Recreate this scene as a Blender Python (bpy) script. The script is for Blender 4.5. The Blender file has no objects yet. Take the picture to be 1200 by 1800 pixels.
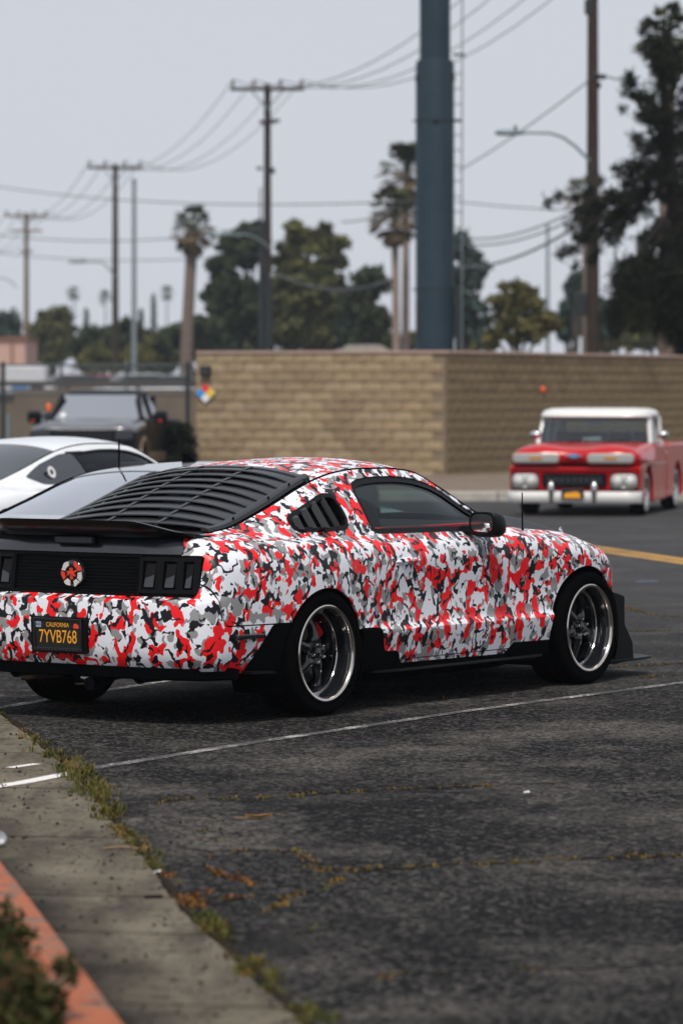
import bpy, math, random
import numpy as np
from mathutils import Vector, Matrix
R = math.radians
random.seed(11)
SC = bpy.context.scene
COL = SC.collection

# ------------------------------------------------------------------ camera, sky, sun, exposure
FPX, UH, CAMH = 6750.0, 690.0, 1.73          # focal length and horizon in photo pixels, eye height
def at(u, v, Y):                              # the place at depth Y seen at photo pixel (u, v)
    return Vector(((u-600)/FPX*Y, Y, CAMH-(v-UH)/FPX*Y))
def ground(u, v, z=0.0):
    Y = (CAMH-z)*FPX/(v-UH)
    return Vector(((u-600)/FPX*Y, Y, z))
cam = bpy.data.cameras.new('camera')
camo_ = bpy.data.objects.new('camera', cam); COL.objects.link(camo_)
camo_.location = (0, 0, CAMH); camo_.rotation_euler = (R(90), 0, 0)
cam.sensor_fit = 'VERTICAL'; cam.sensor_height = 36; cam.sensor_width = 24
cam.lens = FPX/1800*36; cam.shift_y = -(900-UH)/1800
cam.clip_start = .5; cam.clip_end = 6000
cam.dof.use_dof = True; cam.dof.focus_distance = 20.6; cam.dof.aperture_fstop = 3.3
SC.camera = camo_

SUN_EL, SUN_AZ = R(57), R(-173)               # azimuth measured from +Y towards +X: behind the camera on the left
w = bpy.data.worlds.new('World'); SC.world = w; w.use_nodes = True
nt = w.node_tree; nt.nodes.clear()
out = nt.nodes.new('ShaderNodeOutputWorld'); bg = nt.nodes.new('ShaderNodeBackground')
sky = nt.nodes.new('ShaderNodeTexSky'); sky.sky_type = 'NISHITA'; sky.sun_disc = False
sky.sun_elevation = SUN_EL; sky.sun_rotation = SUN_AZ; sky.dust_density = 4; sky.air_density = 1.5
hs = nt.nodes.new('ShaderNodeHueSaturation'); hs.inputs['Saturation'].default_value = .2
mix = nt.nodes.new('ShaderNodeMix'); mix.data_type = 'RGBA'; mix.inputs['Factor'].default_value = .86
tc = nt.nodes.new('ShaderNodeTexCoord'); sep = nt.nodes.new('ShaderNodeSeparateXYZ')
ramp = nt.nodes.new('ShaderNodeValToRGB')
ramp.color_ramp.elements[0].position = 0.0; ramp.color_ramp.elements[0].color = (6.75, 7.05, 7.70, 1)
ramp.color_ramp.elements[1].position = .14; ramp.color_ramp.elements[1].color = (5.95, 6.30, 7.05, 1)
e = ramp.color_ramp.elements.new(.7); e.color = (6.3, 6.65, 7.4, 1)
cl = nt.nodes.new('ShaderNodeTexNoise'); cl.inputs['Scale'].default_value = 2.2; cl.inputs['Detail'].default_value = 4
cm = nt.nodes.new('ShaderNodeMapRange'); cm.inputs['To Min'].default_value = .94; cm.inputs['To Max'].default_value = 1.06
mul = nt.nodes.new('ShaderNodeMix'); mul.data_type = 'RGBA'; mul.blend_type = 'MULTIPLY'; mul.inputs['Factor'].default_value = 1
L = nt.links.new
L(tc.outputs['Generated'], sep.inputs[0]); L(sep.outputs['Z'], ramp.inputs[0])
L(tc.outputs['Generated'], cl.inputs['Vector']); L(cl.outputs['Fac'], cm.inputs['Value'])
L(ramp.outputs[0], mul.inputs['A']); L(cm.outputs[0], mul.inputs['B'])
L(sky.outputs[0], hs.inputs['Color']); L(hs.outputs[0], mix.inputs['A']); L(mul.outputs['Result'], mix.inputs['B'])
L(mix.outputs['Result'], bg.inputs['Color']); bg.inputs['Strength'].default_value = .108
L(bg.outputs[0], out.inputs['Surface'])
sl = bpy.data.lights.new('sun', 'SUN'); sl.energy = 3.0; sl.angle = R(11); sl.color = (1, .95, .88)
so = bpy.data.objects.new('sun', sl); COL.objects.link(so)
sd = Vector((math.sin(SUN_AZ)*math.cos(SUN_EL), math.cos(SUN_AZ)*math.cos(SUN_EL), math.sin(SUN_EL)))
so.rotation_euler = sd.to_track_quat('Z', 'Y').to_euler(); so.location = (0, 0, 60)
SC.view_settings.view_transform = 'Standard'; SC.view_settings.look = 'None'
SC.view_settings.exposure = 0.0; SC.view_settings.gamma = 1; SC.view_settings.use_curve_mapping = False
SC.cycles.use_denoising = True
SC.cycles.max_bounces = 8; SC.cycles.transparent_max_bounces = 24; SC.cycles.volume_bounces = 1
SC.cycles.caustics_reflective = False; SC.cycles.caustics_refractive = False

# ------------------------------------------------------------------ materials
MATS = {}
def mat(name, col, rough=.6, metal=0., coat=0., spec=.5, noise=None, bump=None, coord='Object'):
    """noise=(scale, amount, second colour)   bump=(scale, strength, distance)"""
    m = bpy.data.materials.new(name); m.use_nodes = True; MATS[name] = m
    n = m.node_tree; b = n.nodes['Principled BSDF']
    b.inputs['Base Color'].default_value = (*col, 1); b.inputs['Roughness'].default_value = rough
    b.inputs['Metallic'].default_value = metal; b.inputs['Coat Weight'].default_value = coat
    b.inputs['Specular IOR Level'].default_value = spec
    if noise or bump:
        t = n.nodes.new('ShaderNodeTexCoord')
    if noise:
        x = n.nodes.new('ShaderNodeTexNoise'); x.inputs['Scale'].default_value = noise[0]; x.inputs['Detail'].default_value = 5
        mx = n.nodes.new('ShaderNodeMix'); mx.data_type = 'RGBA'
        mx.inputs['A'].default_value = (*col, 1); mx.inputs['B'].default_value = (*noise[2], 1)
        r = n.nodes.new('ShaderNodeMapRange'); r.inputs['From Min'].default_value = .35; r.inputs['From Max'].default_value = .65
        r.inputs['To Max'].default_value = noise[1]
        n.links.new(t.outputs[coord], x.inputs['Vector']); n.links.new(x.outputs['Fac'], r.inputs['Value'])
        n.links.new(r.outputs[0], mx.inputs['Factor']); n.links.new(mx.outputs['Result'], b.inputs['Base Color'])
    if bump:
        x = n.nodes.new('ShaderNodeTexNoise'); x.inputs['Scale'].default_value = bump[0]; x.inputs['Detail'].default_value = 4
        bp = n.nodes.new('ShaderNodeBump'); bp.inputs['Strength'].default_value = bump[1]; bp.inputs['Distance'].default_value = bump[2]
        n.links.new(t.outputs[coord], x.inputs['Vector']); n.links.new(x.outputs['Fac'], bp.inputs['Height'])
        n.links.new(bp.outputs[0], b.inputs['Normal'])
    return m

class N:                                      # small wrapper for longer node graphs
    def __init__(s, name, rough=.5, spec=.5):
        s.m = bpy.data.materials.new(name); s.m.use_nodes = True; MATS[name] = s.m
        s.n = s.m.node_tree; s.b = s.n.nodes['Principled BSDF']
        s.b.inputs['Roughness'].default_value = rough; s.b.inputs['Specular IOR Level'].default_value = spec
        s.tc = s.n.nodes.new('ShaderNodeTexCoord')
    def link(s, a, b): s.n.links.new(a, b)
    def mapping(s, scale=(1,1,1), loc=(0,0,0), rot=(0,0,0), src=None, coord='Object'):
        k = s.n.nodes.new('ShaderNodeMapping'); k.inputs['Scale'].default_value = scale
        k.inputs['Location'].default_value = loc; k.inputs['Rotation'].default_value = rot
        s.link(src or s.tc.outputs[coord], k.inputs['Vector']); return k.outputs[0]
    def noise(s, vec, scale, detail=2, rough=.5, dist=0., color=False):
        k = s.n.nodes.new('ShaderNodeTexNoise'); k.inputs['Scale'].default_value = scale
        k.inputs['Detail'].default_value = detail; k.inputs['Roughness'].default_value = rough
        k.inputs['Distortion'].default_value = dist; s.link(vec, k.inputs['Vector'])
        return k.outputs['Color' if color else 'Fac']
    def voro(s, vec, scale, feature='F1', out='Distance'):
        k = s.n.nodes.new('ShaderNodeTexVoronoi'); k.feature = feature; k.inputs['Scale'].default_value = scale
        s.link(vec, k.inputs['Vector']); return k.outputs[out]
    def math(s, op, a, b=None, c=None):
        k = s.n.nodes.new('ShaderNodeMath'); k.operation = op
        for i, x in enumerate((a, b, c)):
            if x is None: continue
            if isinstance(x, (int, float)): k.inputs[i].default_value = x
            else: s.link(x, k.inputs[i])
        return k.outputs[0]
    def rng(s, v, a, b, c=0., d=1.):
        k = s.n.nodes.new('ShaderNodeMapRange')
        for nm, x in zip(('From Min', 'From Max', 'To Min', 'To Max'), (a, b, c, d)): k.inputs[nm].default_value = x
        s.link(v, k.inputs['Value']); return k.outputs[0]
    def mix(s, f, a, b, blend='MIX'):
        k = s.n.nodes.new('ShaderNodeMix'); k.data_type = 'RGBA'; k.blend_type = blend
        for nm, x in (('Factor', f), ('A', a), ('B', b)):
            if isinstance(x, (int, float)): k.inputs[nm].default_value = x
            elif isinstance(x, tuple): k.inputs[nm].default_value = (*x, 1)
            else: s.link(x, k.inputs[nm])
        return k.outputs['Result']
    def vadd(s, a, b, amt):
        k = s.n.nodes.new('ShaderNodeVectorMath'); k.operation = 'MULTIPLY_ADD'
        s.link(b, k.inputs[0]); k.inputs[1].default_value = amt if isinstance(amt, tuple) else (amt,)*3; s.link(a, k.inputs[2]); return k.outputs[0]
    def bump(s, h, strength, dist):
        k = s.n.nodes.new('ShaderNodeBump'); k.inputs['Strength'].default_value = strength; k.inputs['Distance'].default_value = dist
        s.link(h, k.inputs['Height']); s.link(k.outputs[0], s.b.inputs['Normal'])
    def color(s, c): s.link(c, s.b.inputs['Base Color'])
    def rough(s, c): s.link(c, s.b.inputs['Roughness'])

def camo_material():
    q = N('camo_vinyl', .38, .3)
    v = q.mapping((1.0, 1.0, .90))
    wv = q.noise(v, 26, 1, .5, 0, True)
    v1 = q.vadd(v, wv, .038)
    g = q.noise(q.mapping((1,1,1), (3.1, 7.7, 1.9), src=v1), 15, 1, .4, .2)
    r = q.noise(q.mapping((1,1,1), (13.7, 2.3, 5.1), src=v1), 13.5, 1.2, .45, .3)
    k = q.noise(q.mapping((1,1,1), (5.5, 17.1, 8.2), src=v1), 11.5, 1, .4, .5)
    kg = q.noise(q.mapping((1,1,1), (1.5, 4.1, 2.2), src=v1), 23, 1, .5, .2)
    ridge = q.math('ABSOLUTE', q.math('SUBTRACT', k, .5))
    wdt = q.rng(kg, .42, .53, -.012, .060)
    kb = q.math('LESS_THAN', ridge, wdt)
    c = q.mix(q.math('GREATER_THAN', g, .545), (.75, .76, .81), (.27, .265, .27))
    c = q.mix(q.math('GREATER_THAN', r, .548), c, (.80, .010, .015))
    c = q.mix(kb, c, (.006, .0065, .009))
    q.color(c); q.b.inputs['Coat Weight'].default_value = .04; q.b.inputs['Coat Roughness'].default_value = .15
    return q.m
camo_material()
mat('black_paint', (.003, .0034, .0042), .30, coat=.10, spec=.25)
mat('black_plastic', (.003, .0034, .0042), .45, spec=.13)
mat('louver_black', (.014, .0147, .0165), .34, spec=.40)
mat('matte_black', (.0016, .0018, .0022), .9, spec=.03)
mat('rubber', (.0018, .0018, .002), .9, spec=.02, bump=(180, .15, .002))
mat('chrome', (.78, .76, .74), .08, 1)
mat('polished_lip', (.62, .57, .52), .16, 1)
mat('gloss_black', (.008, .009, .011), .07, coat=.5)
mat('dark_rim', (.006, .0065, .008), .22, coat=.35)
mat('disc_steel', (.10, .10, .10), .4, .9)
mat('caliper_red', (.55, .01, .015), .3)
mat('red_trim', (.30, .01, .014), .5)
mat('plate_black', (.008, .009, .010), .4)
mat('plate_yellow', (.85, .36, .02), .5)
mat('sticker_blue', (.36, .42, .55), .5)
mat('sticker_red', (.75, .06, .03), .5)
mat('lens_dark', (.006, .005, .0055), .3, spec=.15)
mat('deck_gloss', (.012, .014, .018), .28, coat=.8)
mat('vane_grey', (.026, .027, .030), .42)
mat('hood_black', (.004, .0043, .005), .42, spec=.10)
mat('lens_grey', (.035, .038, .046), .3)
mat('exhaust_blue', (.03, .16, .40), .15, .9)
mat('white_paint', (.74, .75, .77), .18, coat=.6)
mat('silver_paint', (.42, .44, .47), .22, .4, coat=.6)
mat('interior_dark', (.010, .010, .011), .8)
mat('red_paint', (.43, .003, .006), .25, coat=.2, spec=.3)
mat('enamel_white', (.66, .65, .63), .35, coat=.1)
mat('chrome_soft', (.55, .55, .55), .25, 1)
mat('lamp_glass', (.55, .55, .52), .12, coat=.6, spec=.6)
mat('amber', (.50, .22, .02), .3)
mat('whitewall', (.6, .6, .58), .6)
mat('tan_paint', (.22, .15, .10), .3, coat=.4)
def glass(name, tint, refl=.06, rough=.02, ior=1.5):
    m = bpy.data.materials.new(name); m.use_nodes = True; MATS[name] = m
    n = m.node_tree; n.nodes.clear()
    o = n.nodes.new('ShaderNodeOutputMaterial'); mx = n.nodes.new('ShaderNodeMixShader')
    t = n.nodes.new('ShaderNodeBsdfTransparent'); t.inputs[0].default_value = (*tint, 1)
    g = n.nodes.new('ShaderNodeBsdfGlossy'); g.inputs['Roughness'].default_value = rough; g.inputs[0].default_value = (.95, .97, 1, 1)
    f = n.nodes.new('ShaderNodeFresnel'); f.inputs['IOR'].default_value = ior
    a = n.nodes.new('ShaderNodeMath'); a.operation = 'ADD'; a.inputs[1].default_value = refl; a.use_clamp = True
    ge = n.nodes.new('ShaderNodeNewGeometry'); mi = n.nodes.new('ShaderNodeMix'); mi.data_type = 'FLOAT'
    mi.inputs['A'].default_value = ior; mi.inputs['B'].default_value = 1/ior                                # a thin pane reflects alike from both sides
    n.links.new(ge.outputs['Backfacing'], mi.inputs['Factor']); n.links.new(mi.outputs['Result'], f.inputs['IOR'])
    n.links.new(f.outputs[0], a.inputs[0]); n.links.new(a.outputs[0], mx.inputs[0])
    n.links.new(t.outputs[0], mx.inputs[1]); n.links.new(g.outputs[0], mx.inputs[2]); n.links.new(mx.outputs[0], o.inputs[0])
    return m
glass('tinted_glass', (.46, .56, .55), -.005, ior=1.33)
glass('mirror_film_glass', (.05, .055, .06), .50)
glass('sky_glass', (.10, .12, .12), .50)
glass('dark_glass', (.05, .055, .06), .10)
glass('screen_glass', (.42, .52, .54), .03)

# ------------------------------------------------------------------ mesh helpers
class G:
    def __init__(s): s.V = []; s.F = []; s.mi = []; s.c = 0
    def add(s, V, F, M=None):
        o = len(s.V)
        s.V += [tuple(M @ Vector(p)) for p in V] if M is not None else [tuple(p) for p in V]
        for f in F: s.F.append(tuple(i+o for i in f)); s.mi.append(s.c)
        return s
    def use(s, c): s.c = c; return s
    def box(s, x0, x1, y0, y1, z0, z1, M=None):
        V = [(x, y, z) for x in (x0, x1) for y in (y0, y1) for z in (z0, z1)]
        return s.add(V, [(0,1,3,2), (4,6,7,5), (0,4,5,1), (2,3,7,6), (0,2,6,4), (1,5,7,3)], M)
    def loft(s, rings, closed=True, cap=True, M=None):
        n = len(rings[0]); V = [p for r in rings for p in r]; F = []
        for i in range(len(rings)-1):
            for j in range(n if closed else n-1):
                a = i*n+j; b = i*n+(j+1) % n
                F.append((a, b, b+n, a+n))
        if cap and closed:
            F.append(tuple(range(n-1, -1, -1))); F.append(tuple(range((len(rings)-1)*n, len(rings)*n)))
        return s.add(V, F, M)
    def tube(s, pts, r, n=8, cap=True, M=None, flat=1.):
        pts = [Vector(p) for p in pts]; rings = []
        up = None
        for i, p in enumerate(pts):
            t = (pts[min(i+1, len(pts)-1)]-pts[max(i-1, 0)]).normalized()
            if up is None:
                up = Vector((0, 0, 1)) if abs(t.z) < .9 else Vector((1, 0, 0))
            a = (up - t*up.dot(t)).normalized(); b = t.cross(a); up = a
            rr = r[i] if isinstance(r, (list, tuple)) else r
            rings.append([tuple(p + a*rr*math.cos(2*math.pi*k/n)*flat + b*rr*math.sin(2*math.pi*k/n)) for k in range(n)])
        return s.loft(rings, True, cap, M)
    def lathe(s, prof, n=32, axis='z', M=None, closed=False):
        V = []; F = []; m = len(prof)
        for k in range(n):
            a = 2*math.pi*k/n; c, d = math.cos(a), math.sin(a)
            for r, h in prof:
                V.append({'z': (r*c, r*d, h), 'y': (r*c, h, r*d), 'x': (h, r*c, r*d)}[axis])
        for k in range(n):
            k2 = (k+1) % n
            for j in range(m if closed else m-1):
                j2 = (j+1) % m
                F.append((k*m+j, k2*m+j, k2*m+j2, k*m+j2))
        return s.add(V, F, M)
    def prism(s, poly, h0, h1, plane='xz', M=None):
        def P(a, b, h): return {'xz': (a, h, b), 'xy': (a, b, h), 'yz': (h, a, b)}[plane]
        n = len(poly)
        V = [P(a, b, h0) for a, b in poly] + [P(a, b, h1) for a, b in poly]
        F = [tuple(range(n)), tuple(range(2*n-1, n-1, -1))] + [(i, i+n, (i+1) % n+n, (i+1) % n) for i in range(n)]
        return s.add(V, F, M)
    def disc(s, c, r, n=16, normal=(0,0,1), M=None):
        q = Vector(normal).to_track_quat('Z', 'Y'); c = Vector(c)
        return s.add([tuple(c+q @ Vector((r*math.cos(2*math.pi*k/n), r*math.sin(2*math.pi*k/n), 0))) for k in range(n)], [tuple(range(n))], M)
    def build(s, name, mats, parent=None, smooth=True, sharp=38, bevel=0, seg=2, loc=None, rot=None, fix=True):
        me = bpy.data.meshes.new(name); me.from_pydata(s.V, [], s.F)
        if not isinstance(mats, (list, tuple)): mats = [mats]
        for m in mats: me.materials.append(MATS[m])
        if len(mats) > 1: me.polygons.foreach_set('material_index', s.mi)
        if fix:
            import bmesh
            b = bmesh.new(); b.from_mesh(me); bmesh.ops.recalc_face_normals(b, faces=b.faces); b.to_mesh(me); b.free()
        if smooth:
            me.shade_smooth(); me.set_sharp_from_angle(angle=R(sharp))
        me.update()
        o = bpy.data.objects.new(name, me); COL.objects.link(o)
        if parent: o.parent = parent
        if loc: o.location = loc
        if rot: o.rotation_euler = rot
        if bevel:
            md = o.modifiers.new('bevel', 'BEVEL'); md.width = bevel; md.segments = seg; md.limit_method = 'ANGLE'; md.angle_limit = R(35)
            md.harden_normals = False
        return o

def tag(o, label=None, cat=None, group=None, kind=None):
    if label: o['label'] = label
    if cat: o['category'] = cat
    if group: o['group'] = group
    if kind: o['kind'] = kind
    return o
def thing(name, label, cat, loc=(0,0,0), rz=0, group=None):
    o = bpy.data.objects.new(name, None); COL.objects.link(o); o.empty_display_size = .2
    o.location = loc; o.rotation_euler = (0, 0, rz)
    return tag(o, label, cat, group)
def struct(o): o['kind'] = 'structure'; return o
def copy_tree(o, parent=None):
    c = o.copy(); COL.objects.link(c)
    if parent: c.parent = parent
    for ch in list(o.children): copy_tree(ch, c)
    return c
def lerp(a, b, t): return a+(b-a)*t
def pchip(xs, ys, xq):
    xs = np.asarray(xs, float); ys = np.asarray(ys, float); xq = np.asarray(xq, float)
    h = np.diff(xs); d = np.diff(ys)/h; m = np.zeros_like(ys)
    for i in range(1, len(xs)-1):
        if d[i-1]*d[i] > 0:
            w1 = 2*h[i]+h[i-1]; w2 = h[i]+2*h[i-1]
            m[i] = (w1+w2)/(w1/d[i-1]+w2/d[i])
    m[0] = d[0]; m[-1] = d[-1]
    k = np.clip(np.searchsorted(xs, xq)-1, 0, len(h)-1); t = (xq-xs[k])/h[k]
    return ((1+2*t)*(1-t)**2*ys[k] + t*(1-t)**2*h[k]*m[k] + t*t*(3-2*t)*ys[k+1] + t*t*(t-1)*h[k]*m[k+1])
def spline(xs, ys, xq):                       # natural cubic, smoother than pchip
    xs = np.asarray(xs, float); ys = np.asarray(ys, float); n = len(xs); h = np.diff(xs)
    A = np.eye(n); b = np.zeros(n)
    for i in range(1, n-1):
        A[i, i-1:i+2] = h[i-1], 2*(h[i-1]+h[i]), h[i]
        b[i] = 6*((ys[i+1]-ys[i])/h[i]-(ys[i]-ys[i-1])/h[i-1])
    M2 = np.linalg.solve(A, b); xq = np.asarray(xq, float)
    k = np.clip(np.searchsorted(xs, xq)-1, 0, n-2); d0 = xq-xs[k]; d1 = xs[k+1]-xq; hh = h[k]
    return (M2[k]*d1**3+M2[k+1]*d0**3)/(6*hh)+(ys[k]/hh-M2[k]*hh/6)*d1+(ys[k+1]/hh-M2[k+1]*hh/6)*d0

# clipping a sheet of faces by a field given at its vertices
def clip(V, F, val, keep=-1):
    val = np.asarray(val)*(-keep)             # keep where val < 0
    NV = []; idx = {}; NF = []
    def vtx(i):
        if i not in idx: idx[i] = len(NV); NV.append(tuple(V[i]))
        return idx[i]
    def cut(i, j):
        k = (min(i, j), max(i, j))
        if k not in idx:
            a, b = k; t = val[a]/(val[a]-val[b])
            idx[k] = len(NV); NV.append(tuple(V[a][d]+(V[b][d]-V[a][d])*t for d in range(3)))
        return idx[k]
    inside = val < 0
    for f in F:
        s = [inside[i] for i in f]
        if all(s): NF.append(tuple(vtx(i) for i in f)); continue
        if not any(s): continue
        p = []
        for a, i in enumerate(f):
            j = f[(a+1) % len(f)]
            if inside[i]: p.append(vtx(i))
            if inside[i] != inside[j]: p.append(cut(i, j))
        if len(p) > 2: NF.append(tuple(p))
    return NV, NF
def sdf(poly, P):                             # signed distance, negative inside; P (n,2)
    P = np.asarray(P, float); poly = np.asarray(poly, float); d = np.full(len(P), 1e9); s = np.zeros(len(P), bool)
    for i in range(len(poly)):
        a = poly[i]; b = poly[(i+1) % len(poly)]; ab = b-a
        t = np.clip(((P-a) @ ab)/(ab @ ab), 0, 1)
        d = np.minimum(d, np.linalg.norm(P-a-t[:, None]*ab, axis=1))
        c = ((a[1] > P[:, 1]) != (b[1] > P[:, 1])) & (P[:, 0] < (b[0]-a[0])*(P[:, 1]-a[1])/(b[1]-a[1]+1e-12)+a[0])
        s ^= c
    return np.where(s, -d, d)
def vnormals(V, F):
    V = np.asarray(V, float); n = np.zeros_like(V)
    for f in F:
        a, b, c = V[f[0]], V[f[1]], V[f[2]]
        k = np.cross(b-a, c-a)
        if len(f) > 3: k = k+np.cross(c-a, V[f[3]]-a)
        for i in f: n[i] += k
    return n/np.maximum(np.linalg.norm(n, axis=1), 1e-12)[:, None]
def skirt(V, F, depth=.014):                  # turn the border of a panel inwards
    n = vnormals(V, F); cnt = {}
    for f in F:
        for a, i in enumerate(f):
            j = f[(a+1) % len(f)]; cnt.setdefault((min(i, j), max(i, j)), []).append((i, j))
    V = list(V); F = list(F); out = {}; inn = {}
    for k, e in cnt.items():
        if len(e) != 1: continue
        i, j = e[0]
        for q in (i, j):
            if q not in out:
                out[q] = len(V); V.append(V[q]); inn[q] = len(V); V.append(tuple(np.array(V[q])-n[q]*depth))
        F.append((j_ := out[j], out[i], inn[i], inn[j]))
    return V, F
def offset(V, F, d):
    n = vnormals(V, F); return [tuple(np.array(p)+n[i]*d) for i, p in enumerate(V)], F
def mirror(V, F): return [(x, -y, z) for x, y, z in V], [tuple(reversed(f)) for f in F]
def panel(name, VF, m, parent, depth=.014, both=False):
    if not VF[1]: return None
    V, F = skirt(*VF, depth) if depth else VF
    g = G(); g.add(V, F); o = g.build(name, m, parent, fix=False, sharp=30)
    if both:
        g = G(); g.add(*mirror(V, F)); g.build(name, m, parent, fix=False, sharp=30)
    return o
# ------------------------------------------------------------------ the coupe body (x forward, y left, z up, origin under the rear axle)
# eleven rows of the right-hand skin from sill to roof gutter, one list per station: (x, side, z)
def body_columns():
    def side(x, W, ds, z, r8, u1, u2):
        rows = [(x, W+d, zz) for d, zz in zip(ds, z)]
        return rows + [(x, *r8), (x, *u1), (x, *u2)]
    hip = [-.050, -.022, -.010, -.006, 0, .002, -.006, -.050]
    dor = [-.045, -.014, .004, -.020, -.022, -.010, -.004, -.030]
    zh = [.23, .34, .44, .475, .60, .73, .83, .925]
    zd = [.20, .33, .425, .462, .60, .715, .80, .885]
    mixf = lambda t: [lerp(a, b, t) for a, b in zip(hip, dor)]
    mixz = lambda t: [lerp(a, b, t) for a, b in zip(zh, zd)]
    zr = [.285, .36, .45, .52, .645, .672, .80, .888]
    C_ = []
    xr = [-1.02, -1.06, -1.072, -1.074, -1.065, -.998, -.985, -.970, -.925]
    for sx, s_lo, s_hi, d_lo, d_hi, u1, u2 in (
            (0, 0, 0, 0, 0, (-.85, 0, .98), (-.75, 0, .985)),
            (1, .35, .33, .006, .006, (-.85, .26, .979), (-.75, .22, .985)),
            (2, .63, .52, .030, .030, (-.83, .43, .977), (-.74, .38, .985)),
            (3, .80, .63, .082, .075, (-.80, .54, .976), (-.73, .48, .985)),
            (4, .874, .685, .170, .160, (-.76, .61, .976), (-.71, .55, .985))):
        col = []
        for r in range(9):
            t = (0, 0, 0, 0, 0, .02, .08, .30, 1)[r]
            s = lerp(s_lo, s_hi, t); x = xr[r]+lerp(d_lo, d_hi, t)
            if sx == 3 and r == 4: x = -.978
            if sx == 3 and r == 5: x = -.935
            if sx == 4 and r >= 4: x = (-.890, -.872, -.862, -.842, -.80)[r-4]
            if sx in (3, 4) and r == 0: s -= .025
            z = zr[r] if r < 8 else .968
            col.append((x, s, z))
        C_.append(col+[u1, u2])
    zr5 = [.27, .35, .445, .50, .62, .70, .81, .90]
    C_.append([(x, .902+d, z) for x, d, z in zip([-.70]*4+[-.70, -.70, -.70, -.70], hip, zr5)] + [(-.70, .722, .968), (-.70, .655, .977), (-.68, .60, .985)])
    C_.append(side(-.45, .925, hip, zh, (.748, .968), (.675, .990), (.60, 1.008)))
    C_.append(side(-.20, .934, hip, zh, (.768, .966), (.692, 1.035), (.60, 1.075)))
    C_.append(side(0., .937, hip, zh, (.782, .963), (.700, 1.065), (.597, 1.140)))
    C_.append(side(.20, .934, mixf(.2), mixz(.3), (.790, .958), (.704, 1.092), (.588, 1.208)))
    C_.append(side(.40, .924, mixf(.5), mixz(.6), (.796, .953), (.707, 1.11), (.579, 1.262)))
    C_.append(side(.58, .914, mixf(.8), mixz(.85), (.799, .949), (.708, 1.12), (.572, 1.292)))
    C_.append(side(.80, .906, dor, zd, (.802, .946), (.709, 1.125), (.567, 1.307)))
    C_.append(side(1.05, .900, dor, zd, (.804, .942), (.711, 1.12), (.566, 1.306)))
    C_.append(side(1.30, .898, dor, zd, (.805, .938), (.713, 1.11), (.572, 1.286)))
    C_.append(side(1.55, .898, dor, zd, (.804, .934), (.715, 1.065), (.606, 1.192)))
    C_.append(side(1.80, .899, dor, zd, (.800, .929), (.748, .985), (.700, 1.040)))
    C_.append(side(2.00, .901, dor, zd, (.792, .925), (.752, .948), (.715, .975)))
    C_.append(side(2.15, .903, dor, zd, (.780, .921), (.738, .936), (.700, .946)))
    zf = [.22, .33, .425, .47, .59, .70, .785, .86]
    nose = [-.045, -.014, .004, -.018, -.020, -.008, -.005, -.042]
    C_.append(side(2.35, .906, nose, [.20, .33, .425, .462, .595, .70, .785, .865], (.765, .908), (.712, .924), (.668, .930)))
    C_.append(side(2.72, .908, nose, [.21, .33, .425, .465, .59, .69, .768, .838], (.742, .880), (.69, .898), (.64, .905)))
    C_.append(side(3.00, .870, hip, [.24, .33, .43, .48, .57, .65, .715, .775], (.705, .822), (.66, .842), (.61, .850)))
    z3 = [.25, .33, .42, .46, .54, .62, .68, .735, .768]
    C_.append([(3.20-.01*i, .782+d, z) for i, (d, z) in enumerate(zip(hip+[-.11], z3))] + [(3.14, .625, .79), (3.12, .58, .80)])
    C_.append([(3.38-.012*i, .610+d, z) for i, (d, z) in enumerate(zip(hip+[-.09], z3))] + [(3.28, .48, .775), (3.24, .45, .785)])
    C_.append([(3.52-.014*i, .36+d*.5, z) for i, (d, z) in enumerate(zip(hip+[-.09], z3))] + [(3.38, .28, .77), (3.33, .26, .78)])
    C_.append([(3.56-.014*i, 0, z) for i, z in enumerate(z3)] + [(3.42, 0, .77), (3.37, 0, .78)])
    return C_
def body_skin(zs=1.0):
    T = np.array(body_columns())                                    # cols x rows x 3
    nr = T.shape[1]
    mid = T[:, 4, :]
    u = np.concatenate([[0], np.cumsum(np.linalg.norm(np.diff(mid, axis=0), axis=1))])
    # dense stations: about 18 mm
    uq = np.linspace(0, u[-1], int(u[-1]/.018))
    rows = [np.stack([pchip(u, T[:, r, d], uq) for d in range(3)], 1) for r in range(nr)]
    A = np.stack(rows)                                              # rows x stations x 3
    v = np.arange(nr, dtype=float); sub = [2, 3, 3, 4, 4, 4, 5, 4, 5, 5]
    vq = np.concatenate([np.linspace(i, i+1, k, endpoint=False) for i, k in enumerate(sub)]+[[nr-1]])
    B = np.zeros((len(vq), len(uq), 3))
    for j in range(len(uq)):
        for d in range(3): B[:, j, d] = pchip(v, A[:, j, d], vq)
    nR, nC = B.shape[:2]
    V = [(B[i, j, 0], -B[i, j, 1], B[i, j, 2]*zs) for i in range(nR) for j in range(nC)]
    F = [(i*nC+j, i*nC+j+1, (i+1)*nC+j+1, (i+1)*nC+j) for i in range(nR-1) for j in range(nC-1)]
    g = B[-1]; k = (g[:, 0] > -.69) & (g[:, 0] < 3.2)
    return V, F, g[k]
ZC = ([-.85, -.62, -.50, -.40, -.20, 0, .20, .40, .58, .80, 1.05, 1.30, 1.55, 1.80, 2.0, 2.12, 2.30, 2.72, 3.05, 3.25],
      [.985, .992, 1.005, 1.045, 1.125, 1.195, 1.258, 1.310, 1.337, 1.354, 1.362, 1.346, 1.262, 1.145, 1.045, 1.015, 1.018, 1.008, .940, .850])
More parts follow.
